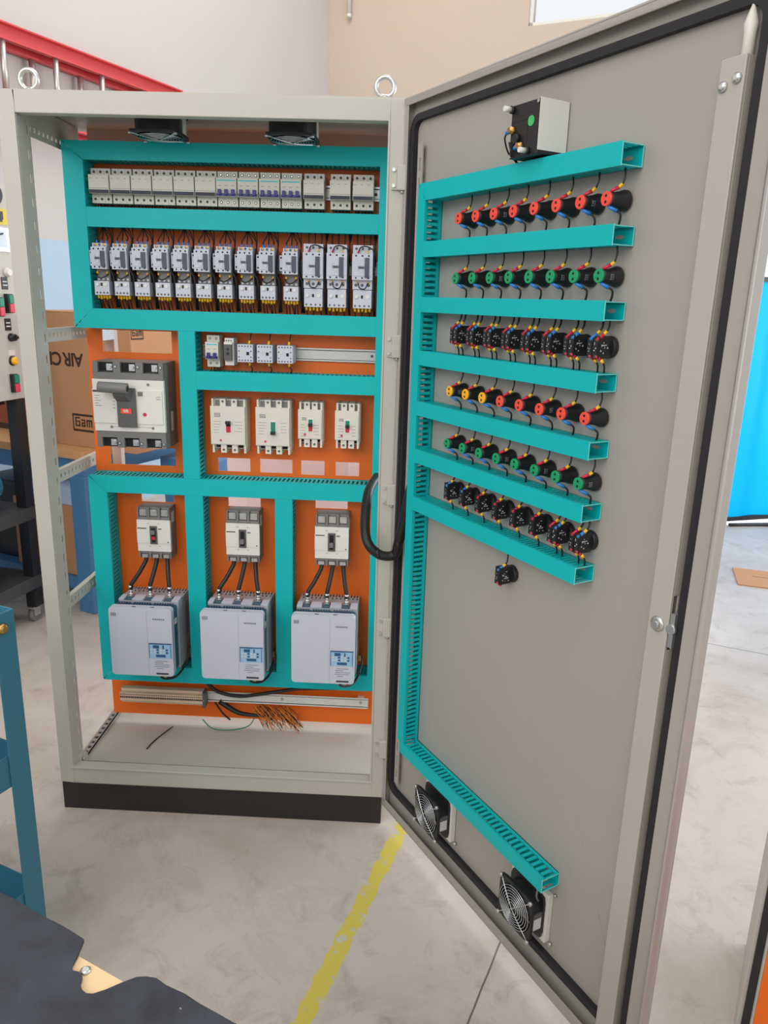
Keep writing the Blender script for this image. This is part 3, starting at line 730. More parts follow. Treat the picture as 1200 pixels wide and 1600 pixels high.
# ================================================================== MOULDED CASE BREAKERS
def logo_frame(mb, x0, z0, w, h, y, m):
    t = h*0.14
    for a in ((x0, x0+w, z0, z0+t), (x0, x0+w, z0+h-t, z0+h), (x0, x0+t, z0, z0+h), (x0+w-t, x0+w, z0, z0+h)):
        mb.box(a[0], a[1], y, y+0.0004, a[2], a[3], m)
    q = (w-2*t)/7
    for k in range(1, 7, 1): mb.box(x0+t+q*k-q*.3, x0+t+q*k+q*.3, y, y+0.0004, z0+h*0.3, z0+h*0.68, m)
def white_mccb(w, h, label, loc, toggle):
    r = thing('moulded_breaker', label, 'circuit breaker', loc, 0, 'white moulded breakers in the middle')
    dep = 0.062; hw = w/2; hh = h/2
    bd = MB()
    bd.box(-hw+0.003, hw-0.001, -dep+0.014, -0.0005, -hh+0.012, hh-0.002)
    # top and bottom terminal walls with three open bays each
    bay = (w-0.006)/3
    for sg in (1, -1):
        z0, z1 = (hh-0.022, hh) if sg > 0 else (-hh, -hh+0.026)
        for k in range(4):
            x = -hw+0.003+k*bay
            a = 0.0055 if k in (0, 3) else 0.009
            x0 = x if k == 0 else (x-a if k == 3 else x-a*0.9); x1 = x+a if k == 0 else (x if k == 3 else x+a*0.9)
            bd.box(x0, x1, -dep+0.004, -0.001, z0, z1)
            if k in (1, 2): bd.cyl((x, -dep+0.0035, (z0+z1)/2+0.004*sg), (x, -dep+0.004, (z0+z1)/2+0.004*sg), 0.0035, n=10, m=2)
    for k in range(3):
        x = -hw+0.003+(k+.5)*bay
        bd.box(x-bay*0.22, x+bay*0.22, -dep+0.0125, -dep+0.014, hh-0.020, hh-0.004, 3)
        bd.box(x-bay*0.22, x+bay*0.22, -dep+0.012, -dep+0.0139, -hh+0.014, -hh+0.026, 1)
    bd.build('body', [IVORY, DARK, DGREY, MGREY], r, bevel=0.0008)
    cv = MB().box(-hw, hw-0.004, -dep, -dep+0.0139, -hh+0.0245, hh-0.0205)
    cv.box(-hw+0.004, hw-0.006, -dep-0.001, -dep, -hh+0.0265, hh-0.034)
    logo_frame(cv, -hw+0.012, hh-0.050, w*0.16, w*0.10, -dep-0.0014, 1)
    for k in range(5): cv.box(-hw+0.008, -hw+0.008+w*random.uniform(.14, .24), -dep-0.0013, -dep-0.001, hh-0.064-0.008*k, hh-0.063-0.008*k, 1)
    for k in range(4): cv.box(hw-0.012-w*random.uniform(.14, .22), hw-0.012, -dep-0.0013, -dep-0.001, hh-0.064-0.009*k, hh-0.063-0.009*k, 1)
    cv.build('front_cover', [IVORY, GPRINT], r, bevel=0.0010)
    tw = 0.0085 if w > .08 else 0.0075
    MB().box(-tw-0.002, tw+0.002, -dep-0.0022, -dep-0.0011, -0.0205, 0.020).build('toggle_bezel', WHITE, r, bevel=0.0004)
    ins = MB().box(-tw+0.002, tw-0.002, -dep-0.0030, -dep-0.0023, 0.0, 0.016, 0).box(-tw+0.002, tw-0.002, -dep-0.0030, -dep-0.0023, -0.017, 0.0, 1)
    top, bot, zt = toggle
    ins.build('toggle_slot', [top, bot], r)
    MB().box(-tw+0.002, tw-0.0015, -dep-0.013, -dep-0.0031, zt-0.005, zt+0.004).build('toggle', BLACK, r, bevel=0.001)
    MB().cyl((-hw*.45, -dep-0.0022, -hh+0.037), (-hw*.45, -dep-0.0011, -hh+0.037), 0.0032, n=10).build('test_button', RED if w < .08 else BUTTONR, r)
    return r
white_mccb(0.102, 0.154, 'large white moulded breaker, red slot under raised black toggle', (0.4590, YP, 1.107), (DARK, RED, 0.012))
white_mccb(0.100, 0.154, 'large white moulded breaker, green slot over lowered black toggle', (0.5865, YP, 1.108), (BUTTONG, BUTTONG, -0.014))
white_mccb(0.071, 0.128, 'small white moulded breaker next to the large green-slot breaker', (0.6925, YP, 1.119), (BUTTONG, RED, 0.002))
white_mccb(0.071, 0.128, 'small white moulded breaker at the right end of its row', (0.7970, YP, 1.119), (BUTTONG, RED, 0.001))

def drive_breaker(label, loc, red):
    r = thing('drive_breaker', label, 'circuit breaker', loc, 0, 'grey and white breakers above the drives')
    dep = 0.060
    bd = MB().box(-0.047, 0.049, -dep+0.010, 0, -0.078, 0.078)
    for sg in (1, -1):
        for k in range(4):
            x = -0.047+k*0.032
            bd.box(max(-0.0475, x-0.004), min(0.049, x+0.004), -dep+0.001, -dep+0.010, sg*0.042, sg*0.079)
    bd.box(-0.047, 0.049, -dep+0.003, -dep+0.010, 0.040, 0.050); bd.box(-0.047, 0.049, -dep+0.003, -dep+0.010, -0.064, -0.056)
    bd.build('body', MGREY, r, bevel=0.0012)
    cv = MB().box(-0.0495, 0.0495, -dep, -dep+0.011, -0.0555, 0.0415)
    cv.box(-0.0500, 0.0500, -dep-0.0015, -dep, -0.030, 0.019)
    cv.box(-0.048, -0.021, -dep-0.0018, -dep-0.0015, 0.0140, 0.0175, 1)
    cv.box(0.014, 0.024, -dep-0.0018, -dep-0.0015, 0.0125, 0.0175, 2); cv.box(0.040, 0.044, -dep-0.0018, -dep-0.0015, -0.027, -0.023, 1)
    for x, z in ((-0.015, 0.030), (0.015, 0.030), (-0.014, -0.040), (0.016, -0.040)): cv.box(x-0.003, x+0.003, -dep-0.0004, -dep, z, z+0.0015, 2)
    cv.build('front_cover', [WHITE, DGREY, GPRINT], r, bevel=0.0012)
    MB().box(-0.011, 0.011, -dep-0.004, -dep-0.0019, -0.032, 0.024).build('toggle_bezel', DGREY, r, bevel=0.001)
    MB().box(-0.006, 0.006, -dep-0.0045, -dep-0.0041, -0.026, 0.018).build('toggle_slot', [DARK], r)
    if red: MB().box(-0.005, 0.005, -dep-0.0055, -dep-0.0046, -0.018, -0.008).build('trip_flag', RED, r)
    MB().box(-0.0055, 0.0055, -dep-0.014, -dep-0.0046, 0.000 if red else -0.018, 0.012 if red else -0.004).build('toggle', MGREY, r, bevel=0.001)
    for k in range(3):
        x = -0.031+k*0.032
        tl = MB().box(x-0.010, x+0.010, -dep+0.004, -dep+0.0095, 0.053, 0.072); tl.cyl((x, -dep+0.0015, 0.064), (x, -dep+0.004, 0.064), 0.006, n=10)
        tl.build('terminal', ZINC, r)
        tl = MB().box(x-0.009, x+0.009, -dep+0.004, -dep+0.0095, -0.077, -0.066); tl.cyl((x+0.005, -dep+0.0015, -0.071), (x+0.005, -dep+0.004, -0.071), 0.0045, n=10)
        tl.build('terminal', ZINC, r)
    MB().box(0.049, 0.0494, -0.042, -0.018, 0.030, 0.062).build('rating_label', IVORY, r)
    return r
XD = (0.2195, 0.4845, 0.7480)
ZD = 0.779
names3 = ('left', 'middle', 'right')
for i, x in enumerate(XD):
    drive_breaker('grey and white breaker %s' % ('with a red trip flag above the left drive', 'above the middle drive', 'above the right drive')[i], (x+0.008, YP, ZD), i == 0)

# big breaker
r = thing('main_breaker', 'largest grey and white breaker with projecting rotary handle, left of plate', 'circuit breaker', (0.1955, YP, 1.1625))
D = 0.110; hw = 0.098
bd = MB().box(-hw+0.002, hw, -D+0.016, -0.0005, -0.1185, 0.1185)
for sg in (1, -1):
    bd.box(-hw+0.002, hw, -D, -D+0.016, sg*0.072, sg*0.090)
    for k in range(4):
        x = -hw+0.006+k*0.0625
        bd.box(max(-hw+0.002, x-0.010), min(hw, x+0.010), -D, -D+0.016, sg*0.090, sg*0.1185)
        if k: bd.cyl((x-0.004, -D-0.0005, sg*0.106), (x-0.004, -D, sg*0.106), 0.005, n=10, m=1); bd.cyl((x-0.004, -D-0.001, sg*0.106), (x-0.004, -D-0.0005, sg*0.106), 0.0035, n=10, m=2)
    for k in range(3): bd.box(-hw+0.018+k*0.0625, -hw+0.058+k*0.0625, -D+0.010, -D+0.0159, sg*0.093, sg*0.1165, 1)
bd.build('body', [MGREY, DARK, CHROME], r, bevel=0.0015)
for sg in (1, -1):
    for k in range(3):
        x = -hw+0.047+k*0.0625
        tl = MB().box(x-0.008, x+0.008, -D+0.004, -D+0.0098, sg*0.095, sg*0.113); tl.cyl((x, -D, sg*0.105), (x, -D+0.004, sg*0.105), 0.006, n=10)
        tl.build('terminal', CHROME, r)
cv = MB().box(-hw-0.001, hw+0.001, -D-0.002, -D+0.010, -0.0715, 0.0715)
cv.box(-hw-0.0015, hw-0.004, -D-0.005, -D-0.002, -0.049, 0.044)
cv.box(-hw, -hw+0.050, -D-0.0055, -D-0.005, 0.036, 0.042, 1)
for x, z in ((-0.060, 0.060), (0.056, 0.060), (-0.052, -0.060), (0.064, -0.060)): cv.cyl((x, -D-0.0035, z), (x, -D-0.002, z), 0.004, n=8, m=2)
cv.box(-0.048, 0.060, -D-0.0024, -D-0.002, -0.0592, -0.0582, 2)
for k in range(5): cv.box(-hw+0.004, -hw+random.uniform(.010, .022), -D-0.0054, -D-0.005, 0.026-0.007*k, 0.0275-0.007*k, 2)
for k in range(4): cv.box(-0.044, -0.037, -D-0.0054, -D-0.005, 0.020-0.009*k, 0.0215-0.009*k, 2)
for k in range(2): cv.box(0.078, 0.090, -D-0.0054, -D-0.005, 0.026-0.006*k, 0.0275-0.006*k, 2)
cv.box(0.027, 0.041, -D-0.0056, -D-0.005, 0.028, 0.040, 3)
cv.build('front_cover', [WHITE, DGREY, GPRINT, MGREY], r, bevel=0.0015)
hb = MB().box(-0.030, 0.022, -D-0.014, -D-0.005, -0.058, 0.050); hb.build('handle_base', DGREY, r, bevel=0.002)
MB().hull([(-0.030, -D-0.014, 0.012), (0.010, -D-0.014, 0.012), (0.014, -D-0.014, 0.046), (-0.026, -D-0.014, 0.046)],
          [(-0.034, -D-0.030, 0.030), (0.000, -D-0.030, 0.030), (0.000, -D-0.030, 0.046), (-0.034, -D-0.030, 0.046)]).build('handle_arm', DGREY, r, bevel=0.002)
hnd = MB().cyl((-0.068, -D-0.036, 0.054), (0.010, -D-0.034, 0.051), 0.0145, n=20)
hnd.cyl((0.0100, -D-0.034, 0.051), (0.0103, -D-0.034, 0.051), 0.009, n=16, m=1)
hnd.build('handle', [MGREY, DARK], r, bevel=0.001)
MB().box(-0.019, 0.010, -D-0.0152, -D-0.0141, -0.020, -0.006).build('position_tag', CORAL, r)
text_part('0/R', 0.011, r, (-0.0045, -D-0.0155, -0.013), WHITE)
MB().cyl((0.044, -D-0.007, -0.022), (0.044, -D-0.005, -0.022), 0.005, n=14).build('trip_button', RED, r)
MB().box(hw, hw+0.0004, -0.055, -0.035, -0.075, -0.02).build('rating_label', IVORY, r)

# ================================================================== DRIVES
def drive(label, loc):
    r = thing('motor_drive', label, 'drive', loc, 0, 'motor drives at the bottom')
    w = 0.0915
    fz0, fz1 = 0.0, 0.213
    # rear chassis
    ch = MB().box(-0.086, 0.092, -0.112, -0.022, -0.004, 0.208)
    for k in range(20): ch.box(-0.086+0.0092*k, -0.0822+0.0092*k, -0.0219, -0.0004, -0.002, 0.208)
    for k in range(14): ch.box(-0.078+0.0125*k, -0.074+0.0125*k, -0.040, -0.030, 0.2081, 0.2084, 1)
    for a in range(16):
        for b in range(3): ch.box(0.092, 0.0923, -0.042+0.008*b, -0.038+0.008*b, 0.075+0.0065*a, 0.078+0.0065*a, 1)
    for a_, b_ in ((-0.086, -0.071), (-0.046, -0.014), (0.012, 0.044), (0.072, 0.092)): ch.box(a_, b_, -0.112, -0.075, 0.2081, 0.2125, 2)
    ch.build('chassis', [DRIVER, DARK, DRIVEG], r, bevel=0.001)
    md = MB().box(-0.087, 0.0875, -0.156, -0.1121, 0.004, 0.200); md.build('middle_body', DTEAL, r, bevel=0.002)
    lv = MB()
    for k in range(22):
        if k in (5, 13): continue
        lv.box(-0.083+0.0076*k, -0.079+0.0076*k, -0.152, -0.118, 0.2001, 0.206)
    lv.box(-0.087, 0.087, -0.156, -0.152, 0.2001, 0.2065); lv.build('vent_louver', DBLUE, r)
    cv = MB()
    poly = rrect(-w, w, fz0, fz1, 0.010, 5)
    cv.prism(poly, -0.180, -0.1561)
    cv.box(0.0185, 0.0195, -0.1803, -0.180, 0.004, 0.205, 1)
    cv.box(-0.026, -0.014, -0.172, -0.168, fz1-0.0005, fz1+0.0003, 2); cv.box(0.028, 0.040, -0.172, -0.168, fz1-0.0005, fz1+0.0003, 2)
    cv.build('front_cover', [DRIVEG, DRIVER, DARK], r, bevel=0.004)
    lg = MB(); logo_frame(lg, -0.085, 0.186, 0.015, 0.010, -0.1806, 0); lg.build('logo', GPRINT, r)
    tx = MB()
    for k in range(6): tx.box(0.036+0.006*k, 0.0405+0.006*k, -0.1805, -0.180, 0.178, 0.1825)
    for k in range(5): tx.box(0.032+random.uniform(0, .012), 0.060+random.uniform(0, .02), -0.1804, -0.180, 0.024+0.006*k, 0.0256+0.006*k)
    tx.build('printed_text', GPRINT, r)
    kp = MB().box(0.022, 0.089, -0.1815, -0.180, 0.058, 0.102)
    kp.hull([(0.022, -0.1815, 0.102), (0.089, -0.1815, 0.102), (0.089, -0.1815, 0.104), (0.056, -0.1815, 0.1015)], [(0.022, -0.180, 0.102), (0.089, -0.180, 0.102), (0.089, -0.180, 0.104), (0.056, -0.180, 0.1015)])
    kp.box(0.022, 0.089, -0.1818, -0.1801, 0.1025, 0.1055, 1)
    kp.box(0.034, 0.052, -0.1822, -0.1815, 0.090, 0.0995, 1); kp.box(0.062, 0.066, -0.1822, -0.1815, 0.088, 0.100, 1)
    kp.box(0.042, 0.070, -0.1822, -0.1815, 0.062, 0.070, 1); kp.box(0.085, 0.0865, -0.1822, -0.1815, 0.06, 0.100, 1); kp.box(0.022, 0.0235, -0.1822, -0.1815, 0.058, 0.102, 1)
    for k in range(6):
        for z in (0.0735, 0.0825): kp.box(0.0265+0.009*k, 0.0325+0.009*k, -0.1822, -0.1815, z, z+0.0055, 2 if (k+int(z*1000)) % 3 else 1)
    kp.build('keypad', [LCD, LCDD, PRINT], r)
    cn = MB().box(0.040, 0.076, -0.1812, -0.180, 0.006, 0.011)
    for k in range(12): cn.box(0.041+0.003*k, 0.0425+0.003*k, -0.1815, -0.1812, 0.0065, 0.0105, 1)
    cn.build('control_terminal', [DGREY, DARK], r)
    MB().box(0.0876, 0.0900, -0.142, -0.126, 0.150, 0.166).build('side_clip', WHITE, r)
    for k in range(3):
        x = -0.059+0.0585*k
        lu = MB().box(x-0.011, x+0.011, -0.1115, -0.074, 0.2082, 0.2090, 1)
        lu.box(x-0.009, x+0.009, -0.092, -0.070, 0.2106, 0.2135); lu.cyl((x, -0.083, 0.2135), (x, -0.083, 0.222), 0.0068, n=6); lu.cyl((x, -0.083, 0.222), (x, -0.083, 0.229), 0.0042, n=8)
        lu.build('power_lug', [CHROME, DBLUE], r)
    for k, x in enumerate((0.046, 0.064)):
        MB().cyl((x, -0.170, 0.0), (x, -0.170, -0.008), 0.0035, n=8).build('wire_ferrule', GOLD if k else BRASS, r)
    MB().tube([(0.048, -0.170, -0.007), (0.058, -0.160, -0.018), (0.082, -0.140, -0.022), (0.100, -0.112, -0.004), (0.108, -0.088, 0.020), (0.107, -0.076, 0.042)], 0.0032, 8).build('control_cable', CABLE, r)
    MB().tube([(0.064, -0.170, -0.007), (0.072, -0.158, -0.014), (0.092, -0.140, -0.014), (0.105, -0.112, 0.002)], 0.0020, 8).build('control_cable', CABLE, r)
    MB().box(0.094, 0.104, -0.050, -0.030, 0.012, 0.030).build('shield_clamp', BRASS, r)
    return r
XC = (0.2160, 0.4825, 0.7465)
d0 = drive('light grey motor drive, left of the three on the bottom row', (XC[0], YP-0.0005, 0.378))
dup(d0, (XC[1], YP-0.0005, 0.3785), label='light grey motor drive, middle of the three on the bottom row')
dup(d0, (XC[2], YP-0.0005, 0.3795), label='light grey motor drive, right of the three on the bottom row')
for i in range(3):
    for k in range(3):
        a = Vector((XD[i]+0.008-0.029+0.032*k, YP-0.052, ZD-0.0785)); b = Vector((XC[i]-0.059+0.0585*k, YP-0.083, 0.378+0.232))
        m_ = (a+b)/2
        side = ('left', 'middle', 'right')[k]
        cb = MB().tube([a, a+Vector(((b.x-a.x)*0.06, -0.003, -0.012)), m_+Vector(((a.x-b.x)*0.03, -0.003, 0)), b+Vector(((a.x-b.x)*0.08, 0.001, 0.016)), b], 0.0062, 10, sub=5)
        o = tag(cb.build('power_cable', CABLE), '%s black power cable from breaker to the %s motor drive' % (side, names3[i]), 'cable', 'power cables feeding the drives')
        MB().cyl(b+Vector((0, 0, 0.012)), b-Vector((0, 0, 0.002)), 0.0072, 0.005, n=10).build('crimp_lug', ZINC, o)

# ================================================================== BOTTOM RAIL, TERMINALS, LOOSE WIRES
y4 = YP-0.022
r4 = MB().box(0.090, 0.874, y4-0.0015, y4, 0.220, 0.247)
for sg in (-1, 1):
    zc = 0.2335; r4.box(0.090, 0.874, y4-0.0075, y4, zc+sg*0.012, zc+sg*0.0135); r4.box(0.090, 0.874, y4-0.0075, y4-0.006, zc+sg*0.012, zc+sg*0.018)
for x in (0.12, 0.84): r4.box(x, x+0.02, y4, YP, 0.222, 0.245)
o4 = tag(r4.build('din_rail', mat('rail_painted_sheen', (226, 224, 218), 0.5, 0.25, scale=40)), 'shiny bottom rail under the drives, bare on its right', 'mounting rail')  # reflected light put into a paler, less metallic colour than the zinc rails
for x in (0.85, 0.60): MB().cyl((x, y4-0.0045, 0.2335), (x, y4-0.0015, 0.2335), 0.005, n=8).build('screw', CHROME, o4)
tb = MB().prism([(-0.0027, -0.024), (0.0027, -0.024), (0.0027, 0.024), (-0.0027, 0.024)], -0.020, 0)
tb.box(-0.0024, 0.0024, -0.034, -0.020, -0.012, 0.016)
tb.cyl((0, -0.0342, 0.010), (0, -0.034, 0.010), 0.0019, n=8, m=1); tb.box(-0.0014, 0.0014, -0.0206, -0.02, -0.021, -0.017, 1)
tb.box(-0.0018, 0.0018, -0.0345, -0.034, -0.002, 0.004, 1)
t0 = tag(tb.build('terminal_block', [TERM, DARK]), 'narrow beige terminal block in the row clipped to the bottom rail', 'terminal block', 'terminal blocks on the bottom rail')
t0.location = (0.096, y4-0.0078, 0.2365)
for i in range(1, 46):
    o = t0.copy(); COL.objects.link(o); o.location = (0.096+0.0057*i, y4-0.0078, 0.2365)
ec = MB().box(-0.004, 0.004, -0.034, 0, -0.026, 0.026); ec = tag(ec.build('end_stop', DGREY), 'dark end stop closing the terminal block row', 'end stop'); ec.location = (0.359, y4-0.0078, 0.2365)
MB().cyl((0, -0.036, 0), (0, -0.034, 0), 0.002, n=8).build('clamp_screw', ZINC, ec)
tag(MB().tube([(0.365, 0.262, 0.285), (0.40, 0.258, 0.258), (0.47, 0.256, 0.247), (0.56, 0.258, 0.262), (0.66, 0.262, 0.280), (0.78, 0.268, 0.284), (0.86, 0.275, 0.286)], 0.0055, 8).build('wire_bundle', CABLE), 'black cable bundle drooping across the bare bottom rail', 'cable')
tag(MB().tube([(0.40, 0.275, 0.215), (0.455, 0.262, 0.188), (0.50, 0.258, 0.182), (0.56, 0.262, 0.178)], 0.009, 8, taper=lambda t: 1-0.5*t).build('wire_bundle', CABLE), 'short dark bundle feeding the frayed copper strands', 'cable')
tag(MB().tube([(0.385, 0.272, 0.212), (0.41, 0.265, 0.18), (0.435, 0.262, 0.158)], 0.003, 8).build('wire_offcut', CABLE), 'short black wire end hanging below the bottom rail', 'wire')
st = MB()
for k in range(110):
    x = 0.50+0.125*random.random(); y = 0.262+0.012*random.random(); z = 0.215-0.03*random.random()
    st.tube([(x, y, z), (x+0.012+0.02*random.random(), y-0.008, z-0.02), (x+0.02+0.04*random.random(), y-0.016, z-0.035-0.025*random.random())], 0.0009, 4, sub=2, m=0 if random.random() < .62 else 1)
so = tag(st.build('copper_strands', [COPPER, CABLE]), 'frayed bunch of copper wire ends hanging under the bottom rail', 'loose wires'); so['kind'] = 'stuff'
tag(MB().tube([(0.345, 0.262, 0.155), (0.375, 0.255, 0.130), (0.41, 0.255, 0.124), (0.46, 0.258, 0.128), (0.50, 0.262, 0.145), (0.52, 0.27, 0.19)], 0.0018, 6).build('earth_wire', GWIRE), 'thin green wire looping below the orange plate', 'wire')
tag(MB().tube([(0.245, 0.27, 0.1185), (0.215, 0.19, 0.1185), (0.205, 0.14, 0.1185)], 0.0022, 6).build('wire_offcut', CABLE), 'short black wire offcut lying on the cabinet floor', 'wire')

# ================================================================== DOOR HARNESS
hp = [Vector((0.885, 0.20, 0.985)), Vector((0.868, 0.06, 0.965)), Vector((0.872, -0.045, 0.885)), Vector((0.905, -0.060, 0.845)), Vector((0.945, -0.055, 0.842)), dpos(0.066, 0.876, 0.016), dpos(0.080, 0.93, 0.012), dpos(0.093, 0.985, 0.010), dpos(0.1015, 1.03, 0.006)]
hs_ = tag(MB().tube(hp, 0.0125, 12, sub=6).build('door_harness', CABLE), 'thick black cable loop running from cabinet to door over the hinge post', 'cable')
for p in (hp[3], hp[5]):
    MB().cyl(p+Vector((-0.004, 0, 0)), p+Vector((0.004, 0, 0.002)), 0.0145, n=12).build('cable_tie', BLACK, hs_)

# ================================================================== DOOR DEVICES
UX = lambda i: 0.2665+0.0584*i
def pilot(cap, label, loc, group, printed):
    r = thing('indicator_light', label, 'indicator light', loc, -AL, group)
    MB().lathe([(0, 0.0145), (0.002, 0.0168), (0.006, 0.0166), (0.010, 0.0152), (0.016, 0.0132), (0.024, 0.0117), (0.032, 0.0110), (0.0385, 0.0109)], (0, 0, 0), (0, -1, 0), 24).build('housing', BLACK, r)
    c = MB().lathe([(0, 0.0112), (0.0035, 0.0112), (0.0042, 0.0106)], (0, -0.0386, 0), (0, -1, 0), 20)
    for z in (0.0046, -0.0046): c.cyl((0, -0.0431, z), (0, -0.0428, z), 0.0024, n=10, m=1)
    c.build('rear_plug', [cap, DARK], r)
    MB().cyl((0.003, -0.0365, 0.0112), (0.0105, -0.0275, 0.0172), 0.0024, 0.0030, n=8).build('red_ferrule', RED, r)
    MB().cyl((0.0105, -0.0275, 0.0170), (0.0140, -0.0235, 0.0220), 0.0030, n=8).build('wire_marker', YELLOW, r)
    MB().cyl((0.002, -0.038, -0.0112), (0.0105, -0.027, -0.0180), 0.0026, 0.0033, n=8).build('blue_ferrule', BLUE, r)
    e = random.uniform(-.003, .003)
    MB().tube([(0.0140, -0.0235, 0.0216), (0.0160+e*.5, -0.021, 0.033), (0.014+e, -0.020, 0.0465)], 0.0015, 6, sub=3).build('wire', CABLE, r)
    MB().tube([(0.0105, -0.027, -0.0178), (0.0150, -0.023, -0.0225), (0.0150+e, -0.021, -0.031), (0.011+e, -0.020, -0.0400)], 0.0019, 6, sub=3).build('wire', CABLE, r)
    if printed:
        p = MB()
        for k in range(3):
            a0 = -0.5; 
            for j in range(3):
                q = a0+0.28*j+random.uniform(0, .06); rr = 0.0106-0.0001*k
                yy = -0.026+0.0045*k
                rr = 0.0114+0.0005*k
                s0 = (math.cos(q)*rr, yy, math.sin(q)*rr); s1 = (math.cos(q+.2)*rr, yy, math.sin(q+.2)*rr)
                s2 = (math.cos(q+.2)*(rr+.0003), yy+0.003, math.sin(q+.2)*(rr+.0003)); s3 = (math.cos(q)*(rr+.0003), yy+0.003, math.sin(q)*(rr+.0003))
                o_ = Vector((math.cos(q+.1), 0, math.sin(q+.1)))*0.0004
                p.hull([s0, s1, s2, s3], [tuple(Vector(s)+o_) for s in (s0, s1, s2, s3)])
        p.build('printed_text', GPRINT, r)
    return r
rows = [(1.628, ['r']*8, (2, 6), 'topmost row'), (1.5115, ['g']*8, (2, 5, 6, 7), 'second row'), (1.2795, ['y']*3+['r']*5, (0, 5), 'third lamp row'), (1.1655, ['g']*8, (1, 3, 5, 7), 'lowest lamp row')]
CAPS = {'r': CORAL, 'g': GREEN, 'y': AMBER}; CN = {'r': 'red', 'g': 'green', 'y': 'yellow'}
proto = {}
for z, kinds, pr, rn in rows:
    for i, k in enumerate(kinds):
        rown = rn
        if rn == 'third lamp row':
            rown = 'third lamp row, where yellow turns to red'
        lb = 'black horn-shaped indicator light with %s rear plug, %s from hinge in the %s' % (CN[k], ORD[i], rn)
        key = (k, i in pr)
        grp = '%s-ended indicator lights in the %s' % (CN[k], rn)
        if key not in proto: proto[key] = pilot(CAPS[k], lb, dpos(UX(i), z), grp, i in pr)
        else: dup(proto[key], dpos(UX(i), z), label=lb, group=grp)

def switch(width, dbl, cols, label, loc, group, up, down):
    r = thing('contact_block', label, 'switch', loc, -AL, group)
    MB().lathe([(0, 0.0185), (0.004, 0.0185), (0.006, 0.0170), (0.009, 0.0170)], (0.002, 0, 0), (0, -1, 0), 22).build('mounting_collar', BLACK, r)
    n = 2 if dbl else 1
    hw = width/2; h = 0.0182
    for k in range(n):
        x0 = -hw+k*width/n; x1 = x0+width/n-0.0008
        tp = h-(0.003 if k == 0 and dbl else 0)
        b = MB().box(x0, x1, -0.0380, -0.0092, -h, tp)
        b.box(x0+0.0015, x1-0.0015, -0.0392, -0.0380, -h+0.006, h-0.010)
        rnd = random.Random(k+7)
        for q in range(4):
            xx = x0+0.002+rnd.random()*(x1-x0-0.006); zz = -h+0.008+rnd.random()*(2*h-0.020)
            b.box(xx, xx+rnd.uniform(.001, .003), -0.0395, -0.0392, zz, zz+rnd.uniform(.001, .003), 1)
        for zz in (h-0.006, -h+0.0032): b.cyl(((x0+x1)/2, -0.0384, zz), ((x0+x1)/2, -0.0380, zz), 0.0027, n=8, m=2)
        if k == n-1:                                                  # moulded white print on the outer side
            for q in range(13):
                yy = -0.034+rnd.random()*0.017; zz = -0.013+rnd.random()*0.022
                b.box(x1, x1+0.0003, yy, yy+rnd.uniform(.001, .0045), zz, zz+rnd.uniform(.0009, .0024), 1)
            b.box(x1, x1+0.0012, -0.036, -0.033, -0.004, 0.004, 0)
        b.build('switch_element', [BLACK, PRINT, DGREY], r, bevel=0.0008)
    nx = [-hw+0.006, hw-0.006] if dbl else [0.0]
    for k, x in enumerate(nx):
        c = cols[k % len(cols)]
        MB().cyl((x, -0.0385, h-0.007), (x+0.006, -0.0300, h+0.0035), 0.0030, n=8).build(('red' if c is RED else 'blue')+'_ferrule', c, r)
        MB().cyl((x+0.006, -0.0300, h+0.0030), (x+0.0085, -0.0265, h+0.0085), 0.0031, n=8).build('wire_marker', YELLOW, r)
        MB().tube([(x+0.0085, -0.0265, h+0.0080), (x+0.0095, -0.023, h+0.015), (x+0.006, -0.019, up)], 0.0017, 6, sub=3).build('wire', CABLE, r)
        if down is not None:
            MB().cyl((x, -0.0385, -h+0.004), (x+0.006, -0.0310, -h-0.0025), 0.0026, n=8).build('red_ferrule', RED, r)
            MB().cyl((x+0.006, -0.0310, -h-0.002), (x+0.0085, -0.028, -h-0.0070), 0.0029, n=8).build('wire_marker', YELLOW, r)
            MB().tube([(x+0.0085, -0.028, -h-0.0065), (x+0.0085, -0.024, -h-0.013), (x+0.005, -0.020, down)], 0.0015, 6, sub=3).build('wire', CABLE, r)
    return r
Z3 = 1.3985
p3 = switch(0.027, True, (RED, BLUE), 'black double switch block nearest the hinge in the upper switch row', dpos(0.2665, Z3), 'double switch blocks in the upper switch row', 0.0440, -0.0430)
for i in range(1, 7): dup(p3, dpos(0.2665+0.0584*i, Z3), label='black double switch block, %s from hinge in the upper switch row' % ORD[i])
switch(0.027, True, (BLUE, RED), 'black double switch block farthest from the hinge in the upper switch row', dpos(0.2665+0.0584*7, Z3), 'double switch blocks in the upper switch row', 0.0440, -0.0430)
Z6 = 1.0585
q1 = switch(0.017, False, (BLUE,), 'black single switch block nearest the hinge in the lower switch row', dpos(0.269, Z6), 'switch blocks in the lower switch row', 0.0430, -0.0430)
dup(q1, dpos(0.269+0.0583, Z6), label='black single switch block with blue ferrule, second from hinge in the lower switch row')
q2 = switch(0.017, False, (RED,), 'black single switch block with red ferrule, third from hinge in the lower switch row', dpos(0.269+0.0583*2, Z6), 'switch blocks in the lower switch row', 0.0430, -0.0430)
for i in range(3, 6): dup(q2, dpos(0.269+0.0583*i, Z6), label='black single switch block with red ferrule, %s from hinge in the lower switch row' % ORD[i])
q3 = switch(0.027, True, (RED, BLUE), 'black double switch block, second from the far end of the lower switch row', dpos(0.269+0.0583*6, Z6), 'switch blocks in the lower switch row', 0.0430, -0.0430)
dup(q3, dpos(0.269+0.0583*7, Z6), label='black double switch block at the far end of the lower switch row')
q4 = switch(0.017, False, (BLUE,), 'lone black switch block hanging below the seventh door duct', dpos(0.470, 0.926), 'lone switch', 0.0605, None)
